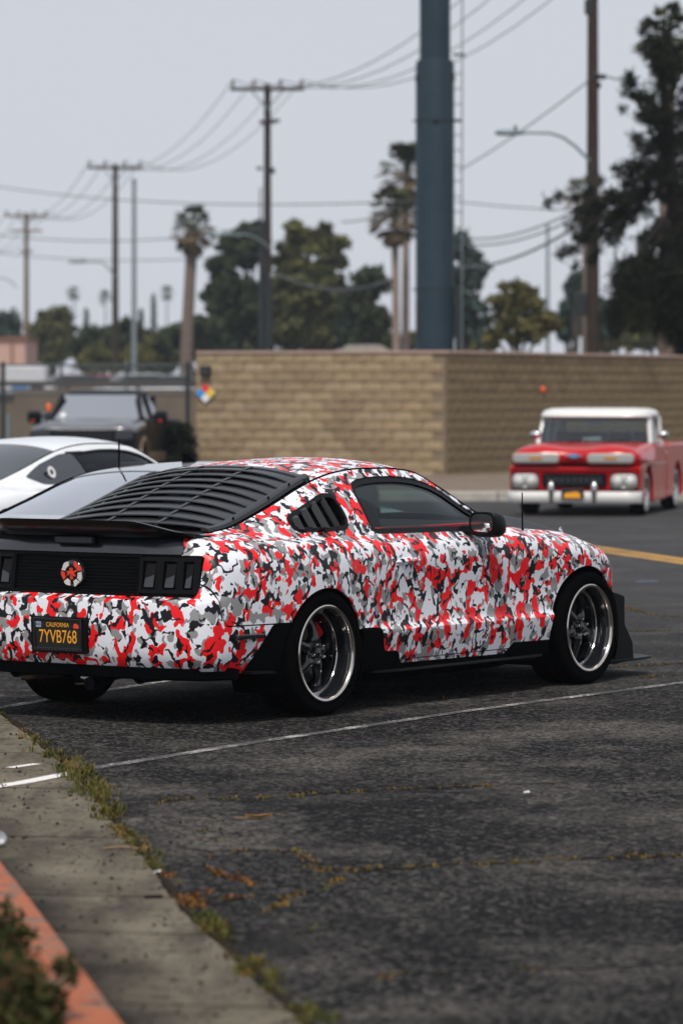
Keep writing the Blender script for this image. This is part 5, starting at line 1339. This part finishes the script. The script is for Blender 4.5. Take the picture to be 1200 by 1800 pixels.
tree(912, 150, [(905, 515, 36, 22), (880, 545, 26, 26), (935, 545, 40, 30), (910, 580, 50, 28), (955, 575, 26, 30), (870, 590, 16, 18)], 'rounded olive tree between the steel column and the nearest pole', 'leaf_yellow', 'bark', 5, .9, .2, .18)
tree(92, 260, [(95, 560, 26, 28), (80, 590, 34, 34), (108, 600, 30, 34), (92, 620, 44, 26)], 'rounded grey green tree beside the farthest pole', 'leaf_olive', 'bark', 6, .7, .34, .4)
tree(10, 280, [(8, 570, 28, 28), (-10, 585, 36, 30), (20, 592, 20, 20)], 'dark blue green tree at the far left edge above the pink building', 'leaf_blue', 'bark', 7, .7, .34, .4)
for i, (u, v, hw, hh, m, lab) in enumerate(((165, 600, 38, 34, 'leaf_dark', 'dark low tree left of the second pole'), (225, 592, 34, 32, 'leaf_dark', 'dark low tree behind the slim mast'), (290, 605, 44, 34, 'leaf_yellow', 'yellowish low tree below the thick palm'), (352, 600, 40, 36, 'leaf_olive', 'olive low tree just left of the eucalyptus'), (255, 630, 50, 26, 'leaf_yellow', 'wide pale bush behind the chain link fence'), (180, 632, 40, 24, 'leaf_olive', 'olive bush behind the fence by the second pole'))):
    tree(u, 232-i*2, [(u, v, hw, hh), (u-hw*.6, v+hh*.4, hw*.6, hh*.6), (u+hw*.6, v+hh*.3, hw*.6, hh*.7)], lab, m, 'bark', 20+i, .7, .32, .25)
for i, (u, v, hw, hh, m, lab) in enumerate(((1085, 590, 40, 26, 'leaf_yellow', 'pale bush right of the nearest pole above the wall'), (1145, 585, 44, 30, 'leaf_olive', 'olive bush under the pine above the wall'), (1000, 560, 22, 46, 'leaf_blue', 'hazy blue green tree just left of the nearest pole'), (1012, 505, 18, 34, 'leaf_blue', 'hazy tall conifer behind the nearest pole'), (700, 600, 40, 20, 'leaf_olive', 'low bush at the feet of the twin palms'), (850, 602, 26, 16, 'leaf_yellow', 'small bush right of the steel column'), (1060, 560, 30, 34, 'leaf_blue', 'hazy tree right behind the nearest pole'))):
    tree(u, 215-i*3, [(u, v, hw, hh), (u-hw*.5, v+hh*.4, hw*.6, hh*.6), (u+hw*.5, v+hh*.3, hw*.6, hh*.7)], lab, m, 'bark', 40+i, .7, .30, .2)
for u, v, h, lab in ((248, 545, 20, 'small far cypress, the shorter one'), (270, 520, 52, 'slim far cypress left of the thick palm'), (152, 545, 24, 'small far cypress beside the tiny palm')):
    rng = random.Random(u); b = base(u, 380); t = thing('cypress_tree', lab, 'cypress', b); s = FPX/380; g = G(); z1 = CAMH-(v-UH)/s
    for k in range(60):
        f = k/60; leaves(g, rng, (0, 0, z1*(.15+.85*f)), .55*(1-f)+.08, .55*(1-f)+.08, .5, 26, .3)
    g.build('crown', 'leaf_blue', t, smooth=False, fix=False); g = G(); g.tube([(0, 0, 0), (0, 0, z1*.8)], [.2, .05], 6); g.build('trunk', 'bark', t)
palm(325, 185, 405, 'thick palm with a shaggy crown on a stout bare trunk, left of the eucalyptus', 33, 15, .30, 3, True)
palm(697, 165, 378, 'palm with a dark crown, left of the steel column', 40, -4, .17, 5, True, 'bark_pale')
palm(712, 168, 305, 'taller palm whose crown touches the steel column', 42, 2, .17, 6, True, 'bark_pale')
for u, v, lab in ((130, 516, 'tiny far palm above the rounded tree'), (186, 524, 'tiny far palm left of the second pole'), (294, 516, 'tiny far palm left of the thick palm')):
    palm(u, 420, v, lab, 11, 0, .07, u, False, 'bark', None, 16)
palm(1172, 105, 64, 'palm top with drooping fronds rising behind the pine at the upper right', 46, 0, .24, 9, False, 'bark_palm', None, 26)
palm(1032, 150, 345, 'hazy palm crown behind the nearest pole', 36, 0, .22, 12, True, 'bark_palm', None, 26)

# the dark pine at the right: branches that end in needle tufts
rng = random.Random(77); YP = 88; sP = FPX/YP; bP = base(1215, YP)
pn = thing('pine_tree', 'large dark pine with ragged tufted branches at the right edge', 'pine tree', bP)
g = G(); g.tube([(0, 0, 0), (-.15, 0, 3), (-.35, .1, 5.5), (-.60, 0, 8.3), (-.75, 0, 9.6)], [.30, .25, .2, .12, .04], 10); g.build('trunk', 'bark_dark', pn)
def tuft(g, c, r, n):
    for _ in range(n):
        a = Vector((rng.gauss(0, 1), rng.gauss(0, 1), rng.gauss(.25, 1))).normalized(); o = c+Vector((rng.gauss(0, .4), rng.gauss(0, .4), rng.gauss(0, .4)))*r
        b = a.cross(Vector((rng.random(), rng.random(), rng.random()))).normalized()*.016; e = o+a*r*rng.uniform(.6, 1.1); i = len(g.V)
        g.V += [tuple(o-b), tuple(o+b), tuple(e+b*.5), tuple(e-b*.5)]; g.F.append((i, i+1, i+2, i+3)); g.mi.append(0)
BR = [((1150, 330), [(960, 350), (990, 385), (1015, 410), (1040, 395), (1080, 380), (1000, 445), (1022, 462), (985, 455), (1060, 430), (1050, 365), (1075, 415), (1030, 372), (1010, 352)]),
      ((1170, 380), [(1070, 520), (1085, 490), (1100, 540), (1125, 500), (1150, 540), (1120, 460), (1160, 470), (1180, 430), (1145, 570), (1100, 565), (1175, 590), (1130, 420), (1165, 520), (1195, 560)]),
      ((1175, 300), [(1080, 300), (1100, 290), (1120, 268), (1095, 330), (1140, 300), (1112, 310), (1150, 340), (1180, 330), (1090, 365), (1120, 380)]),
      ((1180, 220), [(1090, 135), (1100, 160), (1115, 185), (1135, 190), (1110, 150), (1150, 215), (1170, 180), (1125, 205)]),
      ((1185, 150), [(1125, 60), (1130, 85), (1150, 90), (1160, 60), (1140, 45), (1175, 110), (1160, 130), (1190, 90), (1145, 115), (1170, 75)]),
      ((1180, 260), [(1130, 240), (1150, 255), (1175, 250), (1195, 230), (1165, 275), (1120, 255)]),
      ((1200, 350), [(1190, 300), (1200, 400), (1195, 460), (1210, 500), (1190, 370), (1170, 400), (1200, 180), (1200, 130), (1205, 210)])]
cr = None
for (root, tips) in BR:
    r0 = at(*root, YP)-Vector(bP); r0.y += rng.uniform(-.3, .3)
    zt = r0.z-.45; xt = np.interp(zt, [0, 3, 5.5, 8.3, 9.6], [0, -.15, -.35, -.60, -.75])
    g = G(); g.tube([(xt, 0, zt), r0], [.10, .07], 6); lb_ = g.build('limb', 'bark_dark', pn)
    g = G(); gt = G()
    for tpx in tips:
        c = at(*tpx, YP)-Vector(bP); c.y = r0.y+rng.uniform(-.9, .9)
        m_ = r0.lerp(c, .5)+Vector((0, 0, rng.uniform(-.12, .08)))
        g.tube([r0, m_, c], [.05, .032, .014], 5)
        for k in range(5):
            f = 1-.14*k; cc = (r0.lerp(m_, f*2) if f < .5 else m_.lerp(c, f*2-1))+Vector((rng.gauss(0, .10), rng.gauss(0, .22), rng.gauss(0, .09)))
            tuft(gt, cc, rng.uniform(.11, .20), 62)
    g.build('branch', 'bark_dark', pn); gt.build('needle_tufts', 'leaf_pine', pn, smooth=False, fix=False)
gt = G()
for _ in range(85):
    u, v = rng.uniform(1085, 1290), rng.uniform(470, 600)
    if (u-1085) < (v-470)*-.1 or (v > 560 and u < 1085+(v-560)*1.9): continue
    c = at(u, v, YP)-Vector(bP); c.y = rng.uniform(-1.6, 1.6); tuft(gt, c, .32, 150)
for _ in range(7):
    u, v = rng.uniform(1190, 1300), rng.uniform(60, 470); c = at(u, v, YP)-Vector(bP); c.y = rng.uniform(-1.2, 1.2); tuft(gt, c, .3, 120)
gt.build('needle_mass', 'leaf_pine', pn, smooth=False, fix=False)

# ------------------------------------------------------------------ left background: fence, low wall, lot, van, cars, building
mat('fence_steel', (.10, .115, .12), .5, .4); mat('fence_dark', (.03, .036, .04), .6, .2); mat('brown_wall', (.16, .115, .075), .9, noise=(2, .7, (.11, .08, .055))); mat('rail_brown', (.055, .04, .03), .8)
mat('lot_surface', (.12, .11, .10), .95, noise=(.8, .6, (.08, .075, .07))); mat('pink_stucco', (.52, .33, .27), .9, noise=(.4, .4, (.45, .28, .23))); mat('roof_tile', (.28, .13, .10), .9)
mat('van_white', (.62, .62, .64), .35); mat('van_blue', (.05, .22, .50), .35); mat('window_dark', (.02, .025, .03), .25); mat('rust', (.30, .09, .03), .85); mat('orange_paint', (.75, .12, .02), .5)
YF = 77.5; sF = FPX/YF; f0 = base(-40, YF); f1 = base(338, YF)
fe = thing('chain_link_fence', 'chain link fence with steel posts, left of the tan wall behind the dark pickup', 'fence', f0)
W_ = f1[0]-f0[0]; HF = CAMH-(640-UH)/sF
for u in (-35, 6, 108, 222, 330):
    x = (u+40)/sF; big = u in (6, 330); r = .045 if big else .028; g = G(); g.tube([(x, 0, 0), (x, 0, HF+(.03 if big else 0))], r, 8); g.lathe([(r, HF), (r*.8, HF+.04), (.001, HF+.06)], 8, 'z', Matrix.Translation((x, 0, 0))); g.build('post', 'fence_dark' if big else 'fence_steel', fe)
for z in (HF-.02, HF-.62, .15):
    g = G(); g.tube([(0, 0, z), (W_, 0, z)], .02, 6); g.build('rail', 'fence_steel', fe)
g = G(); p_ = .07
for k in range(-int(HF/p_), int(W_/p_)):
    for sgn in (1, -1):
        xa = k*p_; xb = xa+HF-.1
        a, b = (xa, xb) if sgn > 0 else (xb, xa)
        za, zb = .1, HF-.02
        # clip to the run
        def cl_(x0, z0, x1, z1):
            t0, t1 = 0., 1.
            for lim, hi in ((0, False), (W_, True)):
                d0, d1 = (x0-lim, x1-lim) if not hi else (lim-x0, lim-x1)
                if d0 < 0 and d1 < 0: return None
                if d0 < 0: t0 = max(t0, d0/(d0-d1))
                if d1 < 0: t1 = min(t1, d0/(d0-d1))
            return t0, t1
        q = cl_(a, za, b, zb)
        if q: g.tube([(lerp(a, b, q[0]), .004*sgn, lerp(za, zb, q[0])), (lerp(a, b, q[1]), .004*sgn, lerp(za, zb, q[1]))], .0035, 3, False)
tag(g.build('chain_link', 'fence_steel', fe, fix=False), kind='stuff')
lw = thing('low_wall', 'low brown wall with a dark rail on top, beyond the chain link fence', 'wall', base(150, 108))
sW = FPX/108; zt = CAMH-(684-UH)/sW; g = G(); g.box(-9, 4.2, 0, .25, 0, zt); g.build('wall_body', 'brown_wall', lw, smooth=False)
zr_ = CAMH-(676-UH)/sW; g = G(); g.box(-9, 4.2, -.06, .06, zr_-.05, zr_+.10); g.build('rail', 'rail_brown', lw, smooth=False)
for k in range(7): g = G(); x = -8.5+2*k; g.box(x-.05, x+.05, -.02, .05, zt, zr_); g.build('rail_post', 'rail_brown', lw, smooth=False)
g = G(); g.box(-9, -2.0, -.16, -.06, CAMH-(694-UH)/sW, CAMH-(686-UH)/sW); g.build('guard_rail', 'galvanised', lw, smooth=False)
g = G(); g.box(-60, 6, 109, 260, -.02, 1.05); struct(g.build('raised_lot', 'lot_surface', smooth=False))
def far_car(u, Y, vtop, m, label, rz=0, L_=4.4, grp='small cars parked on the far lot'):
    b = base(u, Y); z0 = 1.05; t = thing('parked_car', label, 'car', (b[0], b[1], z0), rz, grp); h = L_/2
    g = G(); g.prism(rounded([(-h, .25), (-h, .70), (-h*.92, .85), (h*.45, .88), (h*.95, .75), (h, .55), (h*.98, .25)], .12), -.85, .85, 'xz'); g.build('body', m, t, bevel=.06)
    g = G(); g.prism(rounded([(-h*.80, .85), (-h*.55, 1.36), (h*.10, 1.38), (h*.42, .87)], .15), -.70, .70, 'xz'); g.build('cabin', 'window_dark', t, bevel=.08)
    g = G(); g.prism([(-h*.56, 1.345), (-h*.5, 1.40), (h*.06, 1.41), (h*.13, 1.36)], -.66, .66, 'xz'); g.build('roof', m, t, bevel=.02)
    for x in (-h*.6, h*.6):
        for y in (-.8, .8): simple_wheel(.30, .18, t, x, y, 1 if y > 0 else -1, False)
far_car(262, 150, 0, 'white_paint', 'white small car on the far lot left of the wall', R(20)); far_car(318, 158, 0, 'silver_paint', 'silver small car on the far lot nearest the wall', R(10)); far_car(205, 162, 0, 'red_paint', 'reddish small car on the far lot beyond the dark pickup', R(-10)); far_car(150, 155, 0, 'tan_paint', 'tan small car on the far lot', R(15))
vb = base(50, 135); vn = thing('box_van', 'white van with a blue stripe parked on the lot behind the fence, far left', 'van', (vb[0], vb[1], 1.05))
sV = FPX/135; zt = CAMH-(643-UH)/sV-1.05; hw = 46/sV
g = G(); g.box(-hw, hw*.72, -.9, .9, .25, zt); g.box(hw*.72, hw, -.85, .85, .25, zt*.62); g.build('body', 'van_white', vn, bevel=.06)
g = G(); g.box(-hw*.55, hw*.1, -.905, -.89, zt*.22, zt*.62); g.build('stripe', 'van_blue', vn, smooth=False)
g = G(); g.box(hw*.15, hw*.68, -.905, -.89, zt*.30, zt*.60); g.build('window', 'window_dark', vn, smooth=False)
for x in (-hw*.6, hw*.6): simple_wheel(.3, .2, vn, x, -.8, -1, False)
pb = base(10, 200); sb_ = FPX/200; zt = CAMH-(597-UH)/sb_; bd = thing('pink_building', 'low pink stucco building at the left edge behind the farthest pole', 'building', (pb[0], pb[1], 0))
g = G(); g.box(-6, 35/sb_, 0, 8, 0, zt); g.build('wall', 'pink_stucco', bd, smooth=False)
g = G(); g.box(-6.1, 35/sb_+.1, -.15, 8.1, zt, zt+.12); g.build('roof', 'roof_tile', bd, smooth=False)
for x in (-3.2, -1.4, .35): 
    g = G(); g.box(x-.08, x+.08, -.06, .02, 0, zt-.1); g.build('pilaster', 'roof_tile', bd, smooth=False)
hb = base(645, 175); hs_ = FPX/175; ho = thing('low_house', 'low pale house roof showing just above the wall near the twin palms', 'house', hb)
zt = CAMH-(606-UH)/hs_; g = G(); g.box(-1.2, 1.0, 0, 6, 0, zt-.35); g.build('wall', 'pink_stucco', ho, smooth=False); g = G(); g.prism([(-1.35, zt-.36), (-.9, zt), (.6, zt), (1.2, zt-.36)], -.2, 6.2, 'xz'); g.build('roof', 'kerb_concrete', ho, smooth=False)
# work trailer with an orange drum beside the dark pickup, dark ivy at the end of the wall
tb = base(40, 76.2); tl_ = thing('flatbed_trailer', 'dark flatbed trailer with pale frame parked left of the dark pickup', 'trailer', tb)
g = G(); g.box(-2.5, .55, -1, .3, .62, .75); g.build('deck', 'galvanised', tl_, smooth=False); g = G(); g.box(-2.5, .50, -.9, .2, .35, .60); g.build('frame', 'matte_black', tl_, smooth=False)
for x in (-.9, -.1): simple_wheel(.33, .2, tl_, x, -.75, -1, False)
g = G(); g.tube([(.45, -.9, .62), (.50, -.9, 1.35)], .04, 6); g.build('stake', 'galvanised', tl_); g = G(); g.tube([(-.2, -.9, .62), (-.2, -.9, 1.3)], .04, 6); g.build('stake', 'galvanised', tl_)
g = G(); g.box(.30, .75, -.75, -.25, .75, 1.355); g.build('tool_box', 'fence_dark', tl_, bevel=.03)
ob = base(86, 75.7); od = thing('marker_drum', 'small orange drum standing on the trailer box left of the dark pickup', 'drum', (ob[0], ob[1], 1.36)); g = G(); g.lathe([(.001, 0), (.05, 0), (.055, .02), (.055, .09), (.04, .13), (.02, .16), (.001, .165)], 14, 'z'); g.build('drum_body', 'orange_paint', od)
ib = base(322, 74.6); iv = thing('dark_shrub', 'dense dark shrub against the left end of the tan wall', 'shrub', ib); rng = random.Random(5); g = G()
for _ in range(90):
    f = rng.random(); leaves(g, rng, (rng.uniform(-.35, .20)*(1.15-f*.6)+.02, rng.uniform(-.3, .3), f*1.05+.05), .16, .16, .14, 40, .055)
g.build('foliage', 'leaf_pine', iv, smooth=False, fix=False); g = G(); g.tube([(0, 0, 0), (.05, 0, .6), (.0, 0, 1.0)], [.05, .035, .01], 6); g.build('stem', 'bark_dark', iv)
# ------------------------------------------------------------------ weeds, cracks and litter on the ground
mat('grass_green', (.055, .066, .016), .8, noise=(9, .9, (.115, .095, .024)), spec=.15); mat('grass_dry', (.17, .105, .032), .85, noise=(8, .9, (.10, .075, .022)), spec=.15); mat('grass_red', (.22, .075, .025), .85, noise=(12, .8, (.13, .09, .02)), spec=.15)
mat('soil_dark', (.014, .011, .008), 1, spec=.05, noise=(30, .8, (.035, .026, .016)))
mat('crack_dark', (.006, .006, .006), 1, spec=.05); mat('leaf_brown', (.36, .20, .075), .8, noise=(40, .6, (.24, .12, .04))); mat('twig', (.24, .15, .08), .9); mat('paper', (.45, .45, .43), .7); mat('lid_grey', (.30, .31, .34), .35); mat('pebble', (.014, .012, .010), .95, spec=.05)
rng = random.Random(4)
def blades(g, x, y, n, h, spread, z=0., lean=.5):
    for _ in range(n):
        a = rng.uniform(0, 6.283); r = spread*abs(rng.gauss(0, .6)); px, py = x+r*math.cos(a), y+r*math.sin(a); hh = h*rng.uniform(.4, 1.15)
        b = rng.uniform(0, 6.283); l = hh*rng.uniform(.1, 1.0)*lean*1.6; dx, dy = math.cos(b)*l, math.sin(b)*l; w = rng.uniform(.0022, .0045); wx, wy = -math.sin(b)*w, math.cos(b)*w
        o = len(g.V); g.V += [(px-wx, py-wy, z), (px+wx, py+wy, z), (px+dx*.4+wx*.8, py+dy*.4+wy*.8, z+hh*.6), (px+dx*.4-wx*.8, py+dy*.4-wy*.8, z+hh*.6), (px+dx, py+dy, z+hh*(.95-.3*lean))]
        g.F += [(o, o+1, o+2, o+3), (o+3, o+2, o+4)]; g.mi += [g.c, g.c]
g = G()
def edge(v0, v1, n, h, c, sp, off=0):
    for _ in range(n):
        v = rng.uniform(v0, v1); y = CAMH*FPX/(v-UH); x = xon(GR, y)+rng.gauss(off, sp*.8)
        g.use(c if rng.random() < .86 else (1 if c == 0 else 0))
        if math.sin(y*7.3)+.6*math.sin(y*17.1+1) < -.55: continue
        blades(g, x, y+rng.uniform(-.1, .1), rng.randint(8, 18), h*rng.uniform(.6, 1.2), .035)
edge(1296, 1335, 34, .042, 0, .035); edge(1335, 1400, 80, .060, 0, .055, .015); edge(1400, 1445, 40, .050, 0, .040, .01); edge(1445, 1480, 22, .035, 1, .035); edge(1480, 1525, 34, .038, 0, .035)
edge(1535, 1600, 12, .022, 2, .04, .03); edge(1575, 1600, 14, .022, 2, .04, .04); edge(1615, 1665, 26, .038, 0, .024, .03); edge(1665, 1712, 28, .042, 0, .028, .02); edge(1715, 1800, 34, .036, 0, .032, .02); edge(1250, 1296, 8, .03, 0, .04)
tag(g.build('grass', ['grass_green', 'grass_dry', 'grass_red'], smooth=False, fix=False), 'grass and weeds growing along the seam between gutter and asphalt', kind='stuff')
CR = [([(225, 1416), (330, 1405), (480, 1403), (560, 1396), (700, 1388), (900, 1380), (1060, 1373)], 1, [(.08, .30, 1.), (.33, .52, .8), (.55, .78, .9), (.86, .90, .5)]),
      ([(300, 1490), (390, 1497), (520, 1497), (560, 1530), (610, 1531), (780, 1522), (960, 1513), (1240, 1503)], 1, [(.10, .33, .8), (.36, .52, 1.), (.54, .80, 1.), (.84, .98, .9)]),
      ([(350, 1527), (400, 1541), (455, 1556)], 2, [(.1, .95, 1.)]), ([(405, 1580), (448, 1577)], 2, [(0, 1, 1.2)]),
      ([(478, 1601), (505, 1578), (570, 1562), (602, 1540)], 1, [(.0, .35, 1.), (.4, .95, .8)]), ([(497, 1652), (540, 1640), (582, 1625)], 0, [(.1, .9, .7)]),
      ([(1095, 1068), (1150, 1082), (1260, 1090)], 1, [(.0, 1, 1.)]), ([(1070, 1112), (1130, 1110), (1240, 1106)], 1, [(0, .9, .9)]), ([(1055, 1174), (1120, 1171), (1240, 1163)], 1, [(0, 1, 1.)]), ([(1120, 1192), (1240, 1184)], 1, [(.1, .9, .6)]),
      ([(560, 1748), (700, 1712), (850, 1707), (1010, 1701), (1240, 1694)], 1, [(.22, .45, .45), (.55, .64, .5)]), ([(345, 1460), (380, 1462)], 0, [(0, 1, .8)]), ([(350, 1480), (385, 1477)], 1, [(0, 1, .8)]), ([(352, 1506), (386, 1505)], 2, [(0, 1, .8)]),
      ([(760, 1228), (900, 1226), (1010, 1222)], 1, [(.02, .1, .4)])]
gc = G(); gw = G()
rr = []
for y in np.linspace(9.5, 21, 160):
    w = .004+.014*abs(math.sin(y*2.3)*math.sin(y*5.1))+.008*rng.random(); x = xon(GR, y)+.012
    rr.append([(x-w, y, .0085), (x+w*1.3, y+.01, .0075)])
g = G(); g.loft(rr, False, False); struct(g.build('seam_soil', 'soil_dark', smooth=False, fix=False))
for pts, col, runs in CR:
    P = [ground(u, v) for u, v in pts]; D = [0]
    for a, b in zip(P, P[1:]): D.append(D[-1]+(b-a).length)
    def along(t):
        d = t*D[-1]; i = max(k for k in range(len(P)-1) if D[k] <= d+1e-9); return P[i].lerp(P[i+1], min(1, (d-D[i])/(D[i+1]-D[i])))
    n = max(8, int(D[-1]/.06)); rings = []
    for k in range(n+1):
        p = along(k/n); w = rng.uniform(.004, .013)*(1 if 0 < k < n else .2); jx, jy = rng.gauss(0, .008), rng.gauss(0, .02); rings.append([(p.x+jx, p.y+jy-w, .003), (p.x+jx, p.y+jy+w, .003)])
    gc.loft(rings, False, False)
    for a, b, dn in runs:
        m = int((b-a)*D[-1]*75*dn)
        for _ in range(m):
            p = along(lerp(a, b, rng.random())); gw.use(col if rng.random() < .8 else rng.randint(0, 1)); f = abs(math.sin(p.x*5.3+p.y*2.1))
            if rng.random() < .25+f*.75: blades(gw, p.x+rng.gauss(0, .010), p.y+rng.gauss(0, .030), rng.randint(3, 7), .020*rng.uniform(.5, 1.2), .022, 0, .9)
tag(gc.build('asphalt_cracks', 'crack_dark', smooth=False, fix=False), kind='stuff')
tag(gw.build('crack_weeds', ['grass_green', 'grass_dry', 'grass_red'], smooth=False, fix=False), 'short dry weeds growing in the cracks of the asphalt', kind='stuff')
# pebbles and crumbs on the gutter
g = G()
for _ in range(520):
    y = rng.uniform(10.2, 19.5); a, b = xon(KR, y), xon(GR, y); x = lerp(a, b, rng.random()**.9) if rng.random() < .8 else b+rng.uniform(0, .5); r = rng.choice((.003, .004, .005, .006, .009))
    V = [(x+r*math.cos(k*1.0472)*rng.uniform(.7, 1.2), y+r*math.sin(k*1.0472)*rng.uniform(.7, 1.2), .0072) for k in range(6)]+[(x, y, .0072+r*1.1)]
    g.add(V, [(k, (k+1) % 6, 6) for k in range(6)])
tag(g.build('pebbles', 'pebble', smooth=False, fix=False), 'dark crumbs and pebbles scattered over the gutter', kind='stuff')
# one dry leaf, a twig, scraps, a grey lid
p = ground(455, 1441); lf = thing('dry_leaf', 'single curled brown leaf lying on the asphalt in the foreground', 'leaf', p, R(8))
g = G(); rr = []
for k in range(9):
    t = k/8; x = -.055+.11*t; w = .018*math.sin(math.pi*min(1, t*1.05))**.7+.0015; z = .006+.014*abs(t-.45)
    rr.append([(x, -w, z+.014), (x, -w*.4, z), (x, w*.4, z), (x, w, z+.012)])
g.loft(rr, False, False); g.build('blade', 'leaf_brown', lf, fix=False); g = G(); g.tube([(-.10, .004, .012), (-.055, 0, .008), (.05, 0, .012)], .0022, 5); g.build('stalk', 'twig', lf)
p = ground(232, 1496); g = G(); g.tube([(-.09, .0, .010), (-.02, .02, .014), (.05, -.01, .010), (.09, .02, .012)], .004, 5); o = g.build('twig', 'twig', loc=(p.x-.02, p.y, 0)); tag(o, 'pale dry twig lying across the seam beside the weeds', 'twig')
p = ground(270, 1583); g = G(); g.tube([(-.03, 0, .012), (.03, .01, .013)], .006, 5); o = g.build('stick', 'pebble', loc=(p.x, p.y, .0)); tag(o, 'short dark stick lying on the gutter', 'stick')
for u, v, sx, lab in ((925, 1395, .014, 'white paper scrap right of centre on the asphalt'), (277, 1536, .014, 'white scrap beside the gutter seam')):
    p = ground(u, v); g = G(); g.add([(-sx, -.012, .004), (sx, -.008, .006), (sx*.8, .014, .014), (-sx*.9, .012, .008)], [(0, 1, 2, 3)]); g.add([(-sx, -.012, .0035), (sx, -.008, .0055), (sx*.8, .014, .0135), (-sx*.9, .012, .0075)], [(3, 2, 1, 0)]); o = g.build('paper_scrap', 'paper', smooth=False, loc=(p.x, p.y, 0)); tag(o, lab, 'scrap')
p = ground(-1, 1492); g = G(); g.lathe([(.001, .0), (.024, .0), (.028, .006), (.028, .012), (.024, .016), (.020, .013), (.001, .012)], 24, 'z'); o = g.build('cup_lid', 'lid_grey', loc=(p.x, p.y, .036), rot=(R(68), R(10), R(8))); tag(o, 'round grey plastic lid standing against the kerb at the left edge', 'lid')
# shrub in the planting bed
leaf_mat('shrub_leaf', (.022, .032, .012), (.050, .058, .018), (.075, .070, .022)); leaf_mat('shrub_tip', (.16, .085, .03), (.10, .035, .030), (.20, .14, .03))
for i, (Y, lobes, lab) in enumerate(((9.65, ((25, 1740, 58, 60), (75, 1775, 44, 46), (10, 1800, 90, 50), (118, 1708, 20, 26), (48, 1800, 60, 40)), 'leafy low shrub whose sprigs hang over the orange kerb, at the bottom left'), (10.6, ((2, 1640, 42, 54), (30, 1668, 34, 34), (-30, 1660, 50, 60)), 'smaller leafy shrub behind the nearer one in the planting bed'))):
    s = FPX/Y; b0 = at(lobes[0][0]-30, 690, Y); b0.z = .12; t = thing('low_shrub', lab, 'shrub', b0, 0, 'low shrubs in the planting bed'); g = G(); gs = G(); gt = G()
    for lu, lv, hw, hh in lobes:
        c = at(lu, lv, Y)-b0; gs.tube([(0, 0, -.05), (c.x*.5, .02, c.z*.6), (c.x, .0, c.z)], [.006, .004, .002], 5)
        n = int(hw*hh*.11)
        for k in range(n):
            f = rng.random()**.5; a = rng.uniform(0, 6.283); p = c+Vector((math.cos(a)*f*hw/s, rng.uniform(-1, 1)*hw/s*.8, math.sin(a)*f*hh/s))
            d = Vector((rng.gauss(0, 1), rng.gauss(0, 1), rng.gauss(.35, .8))).normalized(); sd_ = d.cross(Vector((rng.gauss(0, 1), rng.gauss(0, 1), 1))).normalized(); up = sd_.cross(d); L_ = rng.uniform(.020, .042); W = L_*.24
            G_ = gt if (rng.random() < .10 and p.z > c.z) else g; o = len(G_.V); G_.V += [tuple(p), tuple(p+d*L_*.45+sd_*W+up*.002), tuple(p+d*L_), tuple(p+d*L_*.45-sd_*W+up*.002), tuple(p+d*L_*.5-up*.004)]
            G_.F += [(o, o+1, o+4), (o+1, o+2, o+4), (o+2, o+3, o+4), (o+3, o, o+4)]; G_.mi += [0]*4
            if k % 6 == 0: gs.tube([c.lerp(p, .1), c.lerp(p, .6)+Vector((0, 0, .004)), p], [.0025, .002, .001], 4)
    g.build('leaves', 'shrub_leaf', t, smooth=False, fix=False); tag(gt.build('tips', 'shrub_tip', t, smooth=False, fix=False), kind='stuff'); gs.build('stems', 'twig', t)
g = G()
for _ in range(700):
    y = rng.uniform(9.8, 16); x = xon(KR, y)-.17-abs(rng.gauss(0, .22)); g.use(rng.choice((0, 0, 1))); blades(g, x, y, 6, .07, .03, .10, .7)
tag(g.build('bed_weeds', ['grass_green', 'grass_dry'], smooth=False, fix=False), 'weeds covering the planting bed behind the orange kerb', kind='stuff')
# ------------------------------------------------------------------ hazy air
hz = bpy.data.materials.new('air'); hz.use_nodes = True; n = hz.node_tree; n.nodes.clear()
o = n.nodes.new('ShaderNodeOutputMaterial'); vv = n.nodes.new('ShaderNodeVolumePrincipled'); vv.inputs['Color'].default_value = (.82, .90, 1, 1); vv.inputs['Density'].default_value = .00022; vv.inputs['Anisotropy'].default_value = .2
n.links.new(vv.outputs[0], o.inputs['Volume']); MATS['air'] = hz
g = G(); g.box(-500, 500, -30, 900, -1.1, 26); h = g.build('haze', 'air', smooth=False); h['kind'] = 'stuff'
